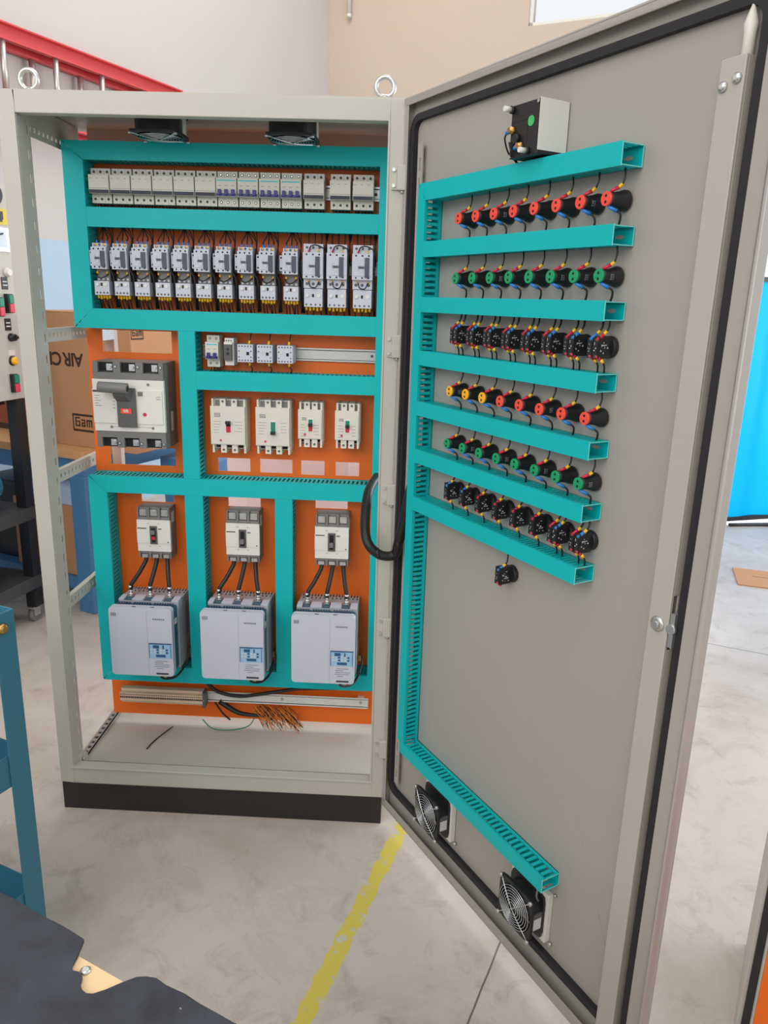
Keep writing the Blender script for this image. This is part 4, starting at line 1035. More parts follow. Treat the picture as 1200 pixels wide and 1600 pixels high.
MB().cyl((0.0, -0.0385, -0.0140), (0.006, -0.031, -0.0205), 0.0028, n=8).build('red_ferrule', RED, q4)

# meter above the top duct
mt = thing('panel_meter', 'black panel meter with white side cover above the topmost door duct', 'meter', dpos(0.484, 1.712), -AL)
mt.scale = (0.88, 1, 1)
MB().box(-0.040, 0.046, -0.064, 0, 0.0, 0.086).box(-0.043, 0.046, -0.012, 0, -0.002, 0.088).build('case', BLACK, mt, bevel=0.001)
MB().box(0.0462, 0.0475, -0.0645, -0.001, 0.006, 0.087).build('side_cover', WHITE, mt, label='white side cover')
sc_ = MB(); sc_.prism([(0.022+0.0095*math.cos(q), 0.054+0.0085*math.sin(q)) for q in [2*PI*i/18 for i in range(18)]], -0.0646, -0.0641); sc_.build('sticker', STICK, mt, label='green oval sticker')
seam_ = MB().box(-0.038, 0.012, -0.0643, -0.064, 0.0575, 0.0585); seam_.box(0.0115, 0.0125, -0.0643, -0.064, 0.006, 0.0575); seam_.build('case_groove', DARK, mt)
for x, z in ((-0.030, 0.045), (-0.002, 0.017)):
    MB().lathe([(0, 0.007), (0.006, 0.007), (0.007, 0.005), (0.012, 0.005)], (x, -0.064, z), (0, -1, 0), 6).build('terminal', BRASS, mt)
    MB().cyl((x-0.003, -0.071, z), (x-0.013, -0.071, z-0.003), 0.0042, 0.0035, n=8).build('blue_ferrule', BLUE, mt)
MB().lathe([(0, 0.008), (0.008, 0.008)], (-0.016, -0.064, 0.030), (0, -1, 0), 14).build('adjuster', BLACK, mt)
for x, z in ((-0.036, 0.079), (0.018, 0.007)):
    MB().cyl((x, -0.064, z), (x, -0.070, z), 0.0065, n=12).build('stud_base', BLACK, mt)
    MB().cyl((x, -0.070, z), (x, -0.084, z), 0.0045, n=12).build('stud_cap', WHITE, mt, label='white plastic stud cap')
for x, z in ((-0.036, 0.004), (0.041, 0.082)): MB().cyl((x, -0.066, z), (x, -0.064, z), 0.0032, n=8).build('case_screw', ZINC, mt)
MB().tube([(-0.043, -0.071, 0.042), (-0.055, -0.066, 0.034), (-0.056, -0.056, 0.014), (-0.049, -0.046, 0.002), (-0.048, -0.038, -0.0045)], 0.0016, 6).build('wire', CABLE, mt)
MB().tube([(-0.015, -0.071, 0.014), (-0.026, -0.070, 0.012), (-0.034, -0.070, 0.025), (-0.046, -0.060, 0.026), (-0.050, -0.048, 0.010), (-0.047, -0.038, -0.0045)], 0.0016, 6).build('wire', CABLE, mt)
MB().tube([(-0.015, -0.071, 0.014), (-0.030, -0.068, 0.004), (-0.032, -0.066, 0.014), (-0.024, -0.066, 0.024)], 0.0013, 6).build('wire', CABLE, mt)

# ================================================================== FANS
def fan(label, loc, rot, size, plate, dp=0.036):
    r = thing('cooling_fan', label, 'fan', loc, 0, 'cooling fans of the cabinet'); r.rotation_euler = rot
    h = size/2; off = 0.014 if plate else 0.0
    if plate:
        f_ = MB().box(-h-0.006, h+0.006, -off+0.0002, 0, -h-0.006, h+0.006)
        f_.build('filter_plate', WHITE, r, label='white filter plate', bevel=0.001)
        for x in (-1, 1):
            for z in (-1, 1): MB().cyl((x*(h+0.012), -0.006, z*(h+0.008)), (x*(h+0.012), 0, z*(h+0.008)), 0.004, n=8).build('fixing_screw', ZINC, r)
    fm_ = MB(); n = 32; R = h*0.93
    for y0, y1 in ((-off-0.006, -off), (-off-dp, -off-dp+0.006)):
        sq = []
        for i in range(n):
            t = 2*PI*i/n; c, s = math.cos(t), math.sin(t); k = h/max(abs(c), abs(s)); k = min(k, h*1.32); sq.append((c*k, s*k))
        ring(fm_, sq, [(R*math.cos(2*PI*i/n), R*math.sin(2*PI*i/n)) for i in range(n)], y0, y1)
    ring(fm_, [(R*1.03*math.cos(2*PI*i/n), R*1.03*math.sin(2*PI*i/n)) for i in range(n)], [(R*math.cos(2*PI*i/n), R*math.sin(2*PI*i/n)) for i in range(n)], -off-dp+0.006, -off-0.006)
    fm_.box(h*0.80, h*0.98, -off-dp+0.006, -off-0.006, -h*0.45, h*0.30, 1)
    fm_.build('fan_frame', [BLACK, DGREY], r)
    MB().box(h*0.981, h*0.99, -off-dp+0.008, -off-0.008, -h*0.40, h*0.10).build('rating_label', PRINT, r)
    MB().lathe([(0, h*0.36), (dp*0.8, h*0.36), (dp*0.85, h*0.30)], (0, -off-0.002, 0), (0, -1, 0), 20).build('fan_hub', DGREY, r)
    bl = MB()
    for k in range(7):
        t = 2*PI*k/7
        a = [(h*0.35*math.cos(t), -off-0.008, h*0.35*math.sin(t)), (R*0.95*math.cos(t+.12), -off-0.008, R*0.95*math.sin(t+.12)), (R*0.95*math.cos(t+.62), -off-0.024, R*0.95*math.sin(t+.62)), (h*0.35*math.cos(t+.6), -off-0.024, h*0.35*math.sin(t+.6))]
        bl.hull(a, [(x, y-0.0015, z) for x, y, z in a])
    bl.build('fan_blades', BLACK, r)
    gr = MB(); yg = -off-dp-0.003
    for k in range(7):
        q = h*(0.24+0.108*k)
        gr.tube([(q*math.cos(2*PI*i/24), yg-0.004*(1-k/6), q*math.sin(2*PI*i/24)) for i in range(24)], 0.0009, 6, sub=1, closed=True)
    for sx, sz in ((1, 1), (-1, 1)):
        gr.tube([(-sx*h*0.92, -off-dp-0.001, -sz*h*0.92), (-sx*h*0.45, yg-0.003, -sz*h*0.45), (0, yg-0.0055, 0), (sx*h*0.45, yg-0.003, sz*h*0.45), (sx*h*0.92, -off-dp-0.001, sz*h*0.92)], 0.0013, 6, sub=2)
    gr.build('wire_guard', CHROME, r, label='bright concentric wire guard')
    for x in (-1, 1):
        for z in (-1, 1): MB().cyl((x*h*0.91, -off-dp, z*h*0.91), (x*h*0.91, -off-dp-0.005, z*h*0.91), 0.0045, n=8).build('guard_screw', ZINC, r)
    return r
fan('black cooling fan under the lowest door duct, nearer the hinge', dpos(0.272, 0.230), (0, 0, -AL), 0.106, True)
fan('black cooling fan under the free end of the lowest door duct', dpos(0.622, 0.2325), (0, 0, -AL), 0.106, True)
fan('left of two black fans hanging from the cabinet roof', (0.325, 0.155, H-0.006), (PI/2, 0, 0), 0.122, False, 0.055)
fan('right of two black fans hanging from the cabinet roof', (0.657, 0.155, H-0.006), (PI/2, 0, 0), 0.122, False, 0.055)
tag(MB().tube([dpos(0.676, 0.33, 0.020), dpos(0.674, 0.30, 0.022), dpos(0.668, 0.277, 0.010)], 0.0020, 6).build('fan_lead', MGREY), 'thin grey lead from the lowest duct to the outer door fan', 'wire')

# ================================================================== LEFT BACKGROUND
ST = math.radians(-12.0)
ts = thing('motor_test_stand', 'wheeled test stand with beige control panel over black shelves at left', 'test stand', (-0.69, 1.28, 0), ST)
MB().box(-0.10, 0.0, -1.3, 0.046, 1.018, 1.86).build('control_panel', PAINT, ts, bevel=0.003)
for y in (-1.27, -0.01):
    for x in (-0.58, -0.05): MB().box(x, x+0.05, y, y+0.05, 0.075, 1.017 if x > -0.3 else 1.017).build('post', BLACK, ts)
MB().box(-0.53, -0.10, -1.3, 0.04, 0.985, 1.017).build('panel_tray', BLACK, ts)
for z in (0.485, 0.165):
    MB().box(-0.60, 0.004, -1.3, 0.055, z, z+0.057).build('shelf', SHELFB, ts, bevel=0.002)
for y in (-1.25, 0.01):
    for x in (-0.55, -0.03):
        c = MB().cyl((x-0.012, y, 0.032), (x+0.012, y, 0.032), 0.032, n=18).build('caster', MGREY, ts)
        MB().box(x-0.02, x+0.02, y-0.03, y+0.03, 0.066, 0.075).box(x-0.018, x-0.014, y-0.02, y+0.02, 0.03, 0.07).box(x+0.014, x+0.018, y-0.02, y+0.02, 0.03, 0.07).build('caster_fork', ZINC, c)
def dblbtn(y, z):
    p = MB().box(0.0, 0.020, y-0.015, y+0.015, z-0.038, z+0.038).build('double_button', BLACK, ts, bevel=0.002)
    MB().box(0.0201, 0.027, y-0.012, y+0.012, z+0.001, z+0.035).build('green_button', BUTTONG, p, bevel=0.001)
    MB().box(0.0201, 0.027, y-0.012, y+0.012, z-0.035, z-0.001).build('red_button', BUTTONR, p, bevel=0.001)
dblbtn(-0.008, 1.408); dblbtn(-0.020, 1.087); dblbtn(-0.065, 1.395)
for y, z in ((-0.012, 1.487), (-0.016, 1.325)):
    p = MB().box(0.0, 0.003, y-0.017, y+0.017, z-0.024, z+0.024).build('legend_plate', BLACK, ts)
    for k in range(2): MB().box(0.0031, 0.0036, y-0.012, y+0.012, z-0.010+0.014*k, z-0.005+0.014*k).build('legend_line', PRINT, p)
MB().lathe([(0, 0.018), (0.010, 0.018), (0.016, 0.013), (0.020, 0.013)], (0.0, 0.004, 1.530), (1, 0, 0), 16).build('white_lamp', WHITE, ts)
k_ = MB().lathe([(0, 0.017), (0.008, 0.017), (0.012, 0.015), (0.024, 0.014)], (0.0, -0.006, 1.273), (1, 0, 0), 16); k_.box(0.012, 0.032, -0.010, 0.020, 1.268, 1.278); k_.build('selector_knob', BLACK, ts)
MB().lathe([(0, 0.020), (0.006, 0.020), (0.008, 0.016)], (0.0, -0.010, 1.178), (1, 0, 0), 16).build('lamp_bezel', BLACK, ts)
MB().lathe([(0, 0.0165), (0.008, 0.0165), (0.014, 0.010)], (0.008, -0.010, 1.178), (1, 0, 0), 16).build('yellow_lamp', AMBER, ts)
MB().box(0.0, 0.004, -0.030, 0.008, 1.200, 1.222).build('lamp_tag', IVORY, ts)
MB().box(0.0, 0.004, -0.24, 0.036, 1.610, 1.700).build('display_bezel', ZINC, ts)
MB().box(0.0041, 0.005, -0.22, 0.020, 1.625, 1.688).build('display_screen', mat('display_glass', (176, 186, 196), 0.2), ts)
MB().tube([(0.006, -0.10, 1.665), (0.0065, -0.03, 1.672), (0.0065, 0.0, 1.678)], 0.0035, 6).build('display_needle', BLACK, ts)
lb_ = MB().box(0.0, 0.002, -0.05, 0.036, 1.712, 1.772).build('warning_label', LABELY, ts)
MB().box(0.0021, 0.0026, -0.030, 0.010, 1.722, 1.732).box(0.0021, 0.0026, -0.012, 0.016, 1.732, 1.762).build('label_mark', BLACK, lb_)
MB().lathe([(0, 0.045), (0.012, 0.045), (0.02, 0.038)], (0.0, -0.035, 1.822), (1, 0, 0), 24).build('dial_cover', BLACK, ts)

def motor(name, label, loc, m, rz):
    r = thing(name, label, 'motor', loc, rz)
    b = MB().cyl((0, -0.12, 0.095), (0, 0.12, 0.095), 0.075, n=24)
    for k in range(20):
        t = 2*PI*k/20; c, s = math.cos(t), math.sin(t)
        b.hull([(c*0.072+s*0.002, -0.11, 0.095+s*0.072-c*0.002), (c*0.088+s*0.002, -0.11, 0.095+s*0.088-c*0.002), (c*0.088-s*0.002, -0.11, 0.095+s*0.088+c*0.002), (c*0.072-s*0.002, -0.11, 0.095+s*0.072+c*0.002)],
               [(c*0.072+s*0.002, 0.11, 0.095+s*0.072-c*0.002), (c*0.088+s*0.002, 0.11, 0.095+s*0.088-c*0.002), (c*0.088-s*0.002, 0.11, 0.095+s*0.088+c*0.002), (c*0.072-s*0.002, 0.11, 0.095+s*0.072+c*0.002)])
    b.build('finned_body', m, r)
    MB().box(-0.08, 0.08, -0.09, -0.05, 0, 0.03).box(-0.08, 0.08, 0.05, 0.09, 0, 0.03).build('foot', m, r)
    MB().cyl((0, 0.12, 0.095), (0, 0.15, 0.095), 0.07, 0.06, n=24).build('fan_cowl', m, r)
    MB().cyl((0, -0.19, 0.095), (0, -0.12, 0.095), 0.012, n=12).build('shaft', ZINC, r)
    tb_ = MB().box(0.070, 0.115, -0.06, 0.055, 0.035, 0.165).build('terminal_box', m, r, bevel=0.004)
    MB().box(0.1151, 0.1156, -0.05, 0.0, 0.07, 0.125).build('label_plate', WHITE, tb_)
    return r
R12 = Matrix.Rotation(ST, 4, 'Z')
def stp(x, y, z): return Vector((-0.69, 1.28, 0)) + (R12 @ Vector((x, y, z)))
motor('electric_motor', 'petrol blue finned motor on the upper black shelf of the test stand', stp(-0.16, -0.17, 0.5425), MOTORB, ST)
motor('electric_motor', 'bright blue finned motor on the lower black shelf of the test stand', stp(-0.20, -0.23, 0.2225), MOTORC, ST)

# bench with wooden top
PC = Vector((-0.47, 1.37, 0))
bt = thing('workbench', 'wooden-topped workbench with blue steel legs behind the cabinet at left', 'workbench', PC, ROOM)
MB().box(-0.95, 0.0, 0.0, 0.85, 0.742, 0.778).build('bench_top', WOOD, bt, bevel=0.002)
MB().box(-0.93, -0.02, 0.02, 0.83, 0.66, 0.741).build('apron', TABLEBLUE, bt)
for x in (-0.93, -0.105):
    for y in (0.012, 0.72): MB().box(x, x+0.095, y, y+0.10, 0, 0.66).build('leg', TABLEBLUE, bt, bevel=0.004)
MB().box(-0.82, -0.107, 0.03, 0.72, 0.10, 0.16).build('lower_shelf', TABLEBLUE, bt)
def rp(x, y, z, o=PC): return o + BX*x + AX*y + Vector((0, 0, z))
def carton(name, label, loc, rz, sx, sy, sz, m, flap=True):
    r = thing(name, label, 'cardboard box', loc, rz)
    b = MB().box(-sx, 0, 0, sy, 0, sz-0.004)
    b.build('carton_body', m, r, bevel=0.003)
    if flap:
        MB().box(-sx, -0.002, 0.0, sy*0.495, sz-0.0039, sz).build('flap', m, r); MB().box(-sx, -0.002, sy*0.505, sy, sz-0.0039, sz).build('flap', m, r)
    return r
bx1 = carton('cardboard_box', 'large brown cardboard box printed upside-down, standing on the workbench', rp(0.22, 0.10, 0.778), ROOM, 0.62, 0.42, 0.600, CARD)
def weg(parent, cx_, z0, w, h, y, m, flip=True):
    # blocky three-letter logo in a frame
    mb = MB(); R = []
    R += [(0, 1, 0, .12), (0, 1, .88, 1.0), (0, .045, .0, 1), (.955, 1, 0, 1)]
    s_ = .05
    R += [(.10, .10+s_, .30, .72), (.10, .36, .30, .30+.09), (.205, .205+s_, .30, .72), (.31, .36, .30, .72)]        # w
    R += [(.42, .42+s_, .30, .72), (.42, .60, .63, .72), (.55, .60, .48, .72), (.42, .60, .47, .54), (.42, .60, .30, .38)]  # e
    R += [(.66, .66+s_, .40, .72), (.66, .88, .63, .72), (.83, .88, .20, .72), (.66, .88, .40, .47), (.66, .88, .19, .27)]  # g
    for a, b, c, d in R:
        if flip: a, b, c, d = 1-b, 1-a, 1-d, 1-c
        mb.box(cx_-w/2+a*w, cx_-w/2+b*w, y-0.0006, y, z0+c*h, z0+d*h)
    return mb.build('printed_logo', m, parent)
weg(bx1, -0.3025, 0.072, 0.130, 0.080, -0.0004, CARDINK)
text_part('AIR CIRCUIT BREAKER', 0.082, bx1, (-0.280, -0.0008, 0.395), CARDINK, 'printed_text', rot180=True, align='LEFT')
sl_ = weg(bx1, 0.042, 0.494, 0.075, 0.052, -0.0004, CARDINK); sl_.rotation_euler = (0, 0, PI/2)
t2 = thing('steel_table', 'blue steel table glimpsed through the cut-outs behind the orange plate', 'table', rp(0.14, 0.34, 0), ROOM)
MB().box(0, 0.30, 0, 0.75, 0.60, 0.719).build('table_top', TABLEBLUE, t2)
for x in (0.01, 0.24):
    for y in (0.01, 0.69): MB().box(x, x+0.05, y, y+0.05, 0, 0.60).build('leg', TABLEBLUE, t2)
carton('cardboard_box', 'plain cardboard box on the lower shelf of the workbench', rp(-0.112, 0.05, 0.1605), ROOM, 0.42, 0.40, 0.34, CARD)
for lb, o_, sz_ in (('black bin added to darken the bench lower shelf, left of the cardboard box', rp(-0.56, 0.10, 0.1605), (0.24, 0.5, 0.40)),):
    kb = thing('shade_bin', lb, 'bin', o_, ROOM)  # added dark bin standing for the shade under the bench
    mb = MB().box(-sz_[0], 0, 0, sz_[1], 0, sz_[2]-0.03).box(-sz_[0]-0.01, 0.01, -0.01, sz_[1]+0.01, sz_[2]-0.03, sz_[2]); mb.build('bin_body', BLACK, kb, bevel=0.004)
DBROWN = mat('dark_brown_steel', (62, 40, 32), 0.5, scale=9, var=0.2)
cr2 = thing('equipment_case', 'dark brown equipment case on the workbench under the control panel', 'case', rp(-0.42, 0.25, 0.7785), ROOM)
MB().box(-0.48, 0.0, 0, 0.40, 0, 0.26).build('case_body', DBROWN, cr2, bevel=0.004)
MB().box(-0.40, -0.06, -0.004, 0, 0.03, 0.16).build('copper_panel', mat('rust_panel', (150, 74, 44), 0.4, 0.3), cr2)
MB().tube([(-0.20, -0.008, 0.16), (-0.16, -0.03, 0.20), (-0.10, -0.03, 0.205), (-0.06, -0.008, 0.17)], 0.006, 8).build('handle', BRASS, cr2)
# film bag on top of that box
fb = MB(); rnd = random.Random(3); n = 9
for a in range(n):
    for b in range(n):
        u, v = a/(n-1), b/(n-1)
        fb.v.append((-0.40*u, 0.32*v, 0.075+0.06*math.sin(PI*u)*math.sin(PI*v)+0.022*rnd.random()))
fb.v += [(x, y, 0) for x, y, z in fb.v]
for a in range(n-1):
    for b in range(n-1):
        i = a*n+b
        fb.f += [[i, i+1, i+n+1, i+n], [i+n*n, i+n+n*n, i+n+1+n*n, i+1+n*n]]; fb.mi += [0, 0]; fb.sm += [True, False]
edge_ = [b for b in range(n)]+[a*n+n-1 for a in range(1, n)]+[(n-1)*n+b for b in range(n-2, -1, -1)]+[a*n for a in range(n-2, 0, -1)]
for k in range(len(edge_)):
    i, j = edge_[k], edge_[(k+1) % len(edge_)]; fb.f.append([i, j, j+n*n, i+n*n]); fb.mi.append(0); fb.sm.append(False)
fo = tag(fb.build('plastic_bag', BAGM), 'crumpled pale blue plastic bag on the box under the workbench', 'bag')
fo.location = rp(-0.112, 0.06, 0.5015); fo.rotation_euler = (0, 0, ROOM)
# wrapped load behind cabinet
wl2 = MB(); rnd = random.Random(5)
NX, NY, NZ = 9, 7, 9
def wp(i, j, k):
    return (0.62*i/NX+rnd.uniform(-.008, .008), 0.36*j/NY+rnd.uniform(-.008, .008), max(0.0, 0.12+0.90*k/NZ+rnd.uniform(-.008, .008)))
idx = {}
for i in range(NX+1):
    for j in range(NY+1):
        for k in range(NZ+1):
            if i in (0, NX) or j in (0, NY) or k in (0, NZ): idx[i, j, k] = len(wl2.v); wl2.v.append(wp(i, j, k))
def q4_(a, b, c, d): wl2.f.append([idx[a], idx[b], idx[c], idx[d]]); wl2.mi.append(0); wl2.sm.append(False)
for i in range(NX):
    for j in range(NY):
        for k in (0, NZ): q4_((i, j, k), (i+1, j, k), (i+1, j+1, k), (i, j+1, k))
for i in range(NX):
    for k in range(NZ):
        for j in (0, NY): q4_((i, j, k), (i+1, j, k), (i+1, j, k+1), (i, j, k+1))
for j in range(NY):
    for k in range(NZ):
        for i in (0, NX): q4_((i, j, k), (i, j+1, k), (i, j+1, k+1), (i, j, k+1))
pl = thing('wrapped_load', 'white film-wrapped load on a pallet behind the cabinet, seen through small cut-outs', 'pallet load', (0.24, 1.12, 0))
wl2.build('film_wrap', FILM, pl)
pm = MB()
for y in (0.0, 0.15, 0.30): pm.box(0, 0.62, y, y+0.06, 0.085, 0.11)
for x in (0.0, 0.27, 0.54): pm.box(x, x+0.08, 0, 0.36, 0, 0.085)
pm.build('pallet', WOOD, pl)

# ladder on the left wall
ld = thing('extension_ladder', 'red fibreglass extension ladder hung sideways high on the left wall', 'ladder', CORN, ROOM)
for xo, sc2 in ((0.10, 0), (0.17, 1)):
    pass
for x0, zt in ((0.03, 2.79), (0.105, 2.815)):
    for z in (zt, zt-0.36):
        rl = MB().box(x0, x0+0.006, -6.2, -2.15 if x0 < .1 else -2.32, z-0.085, z); rl.box(x0, x0+0.045, -6.2, -2.15 if x0 < .1 else -2.32, z-0.008, z); rl.box(x0, x0+0.045, -6.2, -2.15 if x0 < .1 else -2.32, z-0.085, z-0.077)
        rl.build('side_rail', REDRAIL, ld)
    for k in range(12):
        y = -2.70-0.3515*k+(0.0 if x0 > .1 else -0.10)
        if y < -6.1: continue
        MB().cyl((x0+0.022, y, zt-0.35), (x0+0.022, y, zt-0.08), 0.017, n=10).build('rung', ALU, ld)
for y in (-2.6, -4.4): MB().box(0.0, 0.16, y, y+0.03, 2.345, 2.365).box(0.0, 0.02, y, y+0.03, 2.3, 2.365).build('wall_hook', ZINC, ld)

# ================================================================== RIGHT BACKGROUND
sr = thing('welding_screen', 'bright cyan blue curtain screen on a black frame in the far right gateway', 'screen', (3.10, 3.40, 0), math.radians(19))
CYM, nt2, b2 = node_mat('cyan_vinyl_curtain')
b2.inputs['Base Color'].default_value = rgb(0, 205, 255); b2.inputs['Roughness'].default_value = 0.35
tr = nt2.nodes.new('ShaderNodeBsdfTranslucent'); tr.inputs[0].default_value = rgb(0, 215, 255)
ms = nt2.nodes.new('ShaderNodeMixShader'); ms.inputs[0].default_value = 0.7
wv = nt2.nodes.new('ShaderNodeTexNoise'); wv.inputs['Scale'].default_value = 3
nt2.links.new(b2.outputs[0], ms.inputs[1]); nt2.links.new(tr.outputs[0], ms.inputs[2]); nt2.links.new(ms.outputs[0], nt2.nodes['Material Output'].inputs[0])
cu_ = MB(); n = 60
P0 = [(2.6*i/n, 0.012*math.sin(i*0.9), z) for z in (0.05, 1.66) for i in range(n+1)]
P1 = [(x, y+0.002, z) for x, y, z in P0]
cu_.v = P0+P1; kk = n+1
for i in range(n):
    cu_.f += [[i, i+1, kk+i+1, kk+i], [2*kk+i, 3*kk+i, 3*kk+i+1, 2*kk+i+1]]; cu_.mi += [0, 0]; cu_.sm += [True, True]
cu_.build('curtain', CYM, sr)
MB().box(0, 2.6, -0.02, 0.02, 1.66, 1.69).box(0, 2.6, -0.015, 0.015, 0.02, 0.05).box(-0.03, 0, -0.02, 0.02, 0, 1.69).box(2.6, 2.63, -0.02, 0.02, 0, 1.69).box(0.60, 0.625, -0.02, 0.02, 0, 0.30).build('frame', BLACK, sr)
tag(MB().tube([(3.25, 3.38, 0.012), (3.55, 3.42, 0.012), (3.70, 3.36, 0.012), (3.95, 3.45, 0.012)], 0.012, 8).build('floor_cable', CABLE), 'black cable lying on the floor at the foot of the cyan screen', 'cable')
cl = MB().box(-0.07, 0.07, -0.03, 0.0, -0.03, 0.03); hk = tag(cl.build('screen_clamp', BLACK), 'black clamp with yellow grip at the foot of the cyan screen', 'clamp'); hk.location = (3.70, 3.585, 0.30); hk.rotation_euler = (0, 0, math.radians(19))
MB().box(-0.055, 0.03, -0.035, -0.0301, -0.015, 0.015).build('grip', LABELY, hk)
cbd = tag(MB().box(0, 0.62, 0, 0.30, 0, 0.006).build('cardboard_sheet', CARD), 'flat brown cardboard sheet lying on the floor at right', 'cardboard sheet')
cbd.location = (2.825, 2.165, 0.0005); cbd.rotation_euler = (0, 0, math.radians(-16))
MB().box(0.09, 0.56, 0.17, 0.174, 0.006, 0.0066).build('fold_crease', CARDINK, cbd)
# neighbouring cabinet, bottom right
nc = thing('orange_cabinet', 'second grey cabinet with black gasket and orange plate at the right edge', 'electrical cabinet', (1.640, -0.72, 0), math.radians(-28))
MB().box(0, 0.010, 0, 0.40, 0.0, 0.80).box(0.010, 0.9, 0.38, 0.40, 0, 0.80).box(0.885, 0.9, 0, 0.38, 0, 0.8).box(0.010, 0.885, 0.0, 0.38, 0.785, 0.80).box(0.010, 0.885, 0, 0.38, 0, 0.03).build('carcass', PAINT, nc, bevel=0.002)
MB().box(0.008, 0.022, -0.006, -0.0005, 0.01, 0.79).build('gasket', RUBBER, nc, label='black rubber gasket strip')
MB().box(0.0105, 0.027, 0.0, 0.004, 0.031, 0.784).build('edge_flange', PAINT, nc)
MB().box(0.0275, 0.87, 0.001, 0.004, 0.04, 0.77).build('mounting_plate', ORANGE, nc)

# ================================================================== FOREGROUND LEFT
# bench with torn black mat : edge runs along (0.315,-0.148)
ED = Vector((0.315, -0.150, 0)).normalized(); EN = Vector((ED.y, -ED.x, 0))      # EN points toward the camera side
EO = Vector((0.527, -1.186, 0))
ang = math.atan2(ED.y, ED.x)
fbn = thing('foreground_bench', 'near workbench with pale wooden top at the lower left corner', 'workbench', EO, ang)
MB().box(-0.16, 0.95, -0.75, -0.016, 0.755, 0.7955).build('bench_top', mat('birch_ply', (232, 196, 150), 0.55, scale=14, var=0.08), fbn)
for x in (-0.14, 0.87):
    for y in (-0.70, -0.10): MB().box(x, x+0.06, y-0.0, y+0.06, 0, 0.755).build('leg', STEELBLUE, fbn)
MB().lathe([(0, 0.0055), (0.0015, 0.0055), (0.003, 0.003)], (0.1665, -0.0255, 0.7955), (0, 0, 1), 10).build('screw', ZINC, fbn)
rnd = random.Random(9)
prof = [(-0.16, 0.0)]
x = -0.14
while x < 0.135: prof.append((x, rnd.uniform(-.0012, .0012))); x += 0.02
prof += [(0.137, -0.001), (0.141, -0.008), (0.147, -0.018), (0.152, -0.029), (0.158, -0.034), (0.165, -0.032), (0.172, -0.034), (0.177, -0.041), (0.184, -0.045), (0.191, -0.046), (0.197, -0.043), (0.204, -0.034), (0.212, -0.020), (0.220, -0.008), (0.228, -0.003), (0.238, 0.0005), (0.252, -0.001)]
x = 0.275
while x < 0.93: prof.append((x, rnd.uniform(-.0012, .0012))); x += 0.02
prof += [(0.95, 0.0)]
mt_ = MB()
n = len(prof)
top = [(a, b, 0.0045) for a, b in prof]+[(a, -0.75, 0.0045) for a, b in prof]; bot = [(a, b, 0) for a, b in prof]+[(a, -0.75, 0) for a, b in prof]
mt_.v = top+bot
for i in range(n-1):
    mt_.f += [[i, i+1, n+i+1, n+i], [2*n+i, 3*n+i, 3*n+i+1, 2*n+i+1], [i, 2*n+i, 2*n+i+1, i+1], [n+i, n+i+1, 3*n+i+1, 3*n+i]]
mt_.f += [[0, n, 3*n, 2*n], [n-1, 3*n-1, 4*n-1, 2*n-1]]
mt_.mi = [0]*len(mt_.f); mt_.sm = [False]*len(mt_.f)
mm, ntm, bmn = node_mat('worn_rubber_mat')
tcm = ntm.nodes.new('ShaderNodeTexCoord'); n1 = ntm.nodes.new('ShaderNodeTexNoise'); n1.inputs['Scale'].default_value = 9; n1.inputs['Detail'].default_value = 8; n1.inputs['Roughness'].default_value = 0.7
n2_ = ntm.nodes.new('ShaderNodeTexNoise'); n2_.inputs['Scale'].default_value = 95; n2_.inputs['Detail'].default_value = 3
rA = ntm.nodes.new('ShaderNodeValToRGB'); rA.color_ramp.elements[0].color = rgb(32, 34, 40); rA.color_ramp.elements[1].color = rgb(62, 66, 76); rA.color_ramp.elements[0].position = .35; rA.color_ramp.elements[1].position = .75
rB = ntm.nodes.new('ShaderNodeValToRGB'); rB.color_ramp.elements[0].position = .73; rB.color_ramp.elements[1].position = .76
mxm = ntm.nodes.new('ShaderNodeMix'); mxm.data_type = 'RGBA'; mxm.inputs['B'].default_value = rgb(150, 145, 135)
for nn in (n1, n2_): ntm.links.new(tcm.outputs['Object'], nn.inputs['Vector'])
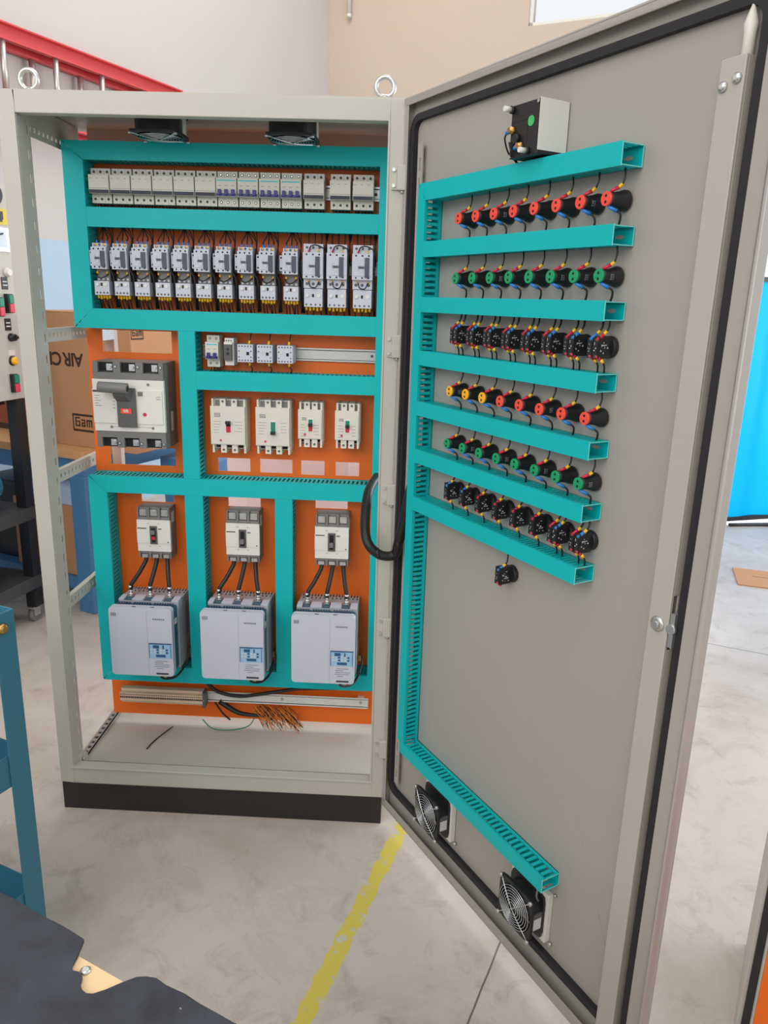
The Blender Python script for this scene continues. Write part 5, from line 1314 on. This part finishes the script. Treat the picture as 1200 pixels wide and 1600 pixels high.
ntm.links.new(n1.outputs['Fac'], rA.inputs[0]); ntm.links.new(n2_.outputs['Fac'], rB.inputs[0])
ntm.links.new(rB.outputs[0], mxm.inputs['Factor']); ntm.links.new(rA.outputs[0], mxm.inputs['A']); ntm.links.new(mxm.outputs['Result'], bmn.inputs['Base Color'])
bmn.inputs['Roughness'].default_value = 0.65
mo = tag(mt_.build('rubber_mat', mm), 'black rubber mat with a torn notch covering the near workbench', 'mat')
mo.location = EO+Vector((0, 0, 0.7957)); mo.rotation_euler = (0, 0, ang)
cr = MB(); cr.hull([(-.005, -.003, 0), (.004, -.004, 0), (.006, .002, 0), (-.002, .004, 0)], [(-.003, -.002, .004), (.003, -.002, .005), (.004, .001, .004), (-.001, .002, .004)])
co = tag(cr.build('debris_crumb', IVORY), 'pale crumb of debris on the black rubber mat', 'debris'); co.location = (0.575, -1.31, 0.8004)
# blue trolley at the left edge
tv = thing('tool_trolley', 'petrol blue steel trolley frame at the lower left edge', 'trolley', (0.222, -0.55, 0), ROOM)
LX, LY = 0.50, 0.30
for x, y, sx, sy in ((0, 0, -1, -1), (-LX, 0, 1, -1), (0, -LY, -1, 1), (-LX, -LY, 1, 1)):
    MB().box(x, x+sx*0.004, y, y+sy*0.045, 0, 0.868).box(x+sx*0.004, x+sx*0.045, y, y+sy*0.004, 0, 0.868).build('leg', STEELBLUE, tv, bevel=0.001)
for nm, z0, z1 in (('tray', 0.812, 0.866), ('shelf', 0.497, 0.567), ('shelf', 0.160, 0.238)):
    t_ = MB().box(-LX+0.005, -0.005, -LY+0.005, -0.005, z0, z0+0.004)
    for a in ((-LX+0.005, -0.005, -0.0075, -0.005), (-LX+0.005, -0.005, -LY+0.005, -LY+0.0075), (-0.0075, -0.005, -LY+0.0075, -0.0075), (-LX+0.005, -LX+0.0075, -LY+0.0075, -0.0075)):
        t_.box(a[0], a[1], a[2], a[3], z0+0.004, z1)
    t_.build(nm, STEELBLUE, tv)
MB().lathe([(0, 0.011), (0.005, 0.011), (0.010, 0.006)], (0, -0.030, 0.838), (1, 0, 0), 14).build('bolt', BRASS, tv)
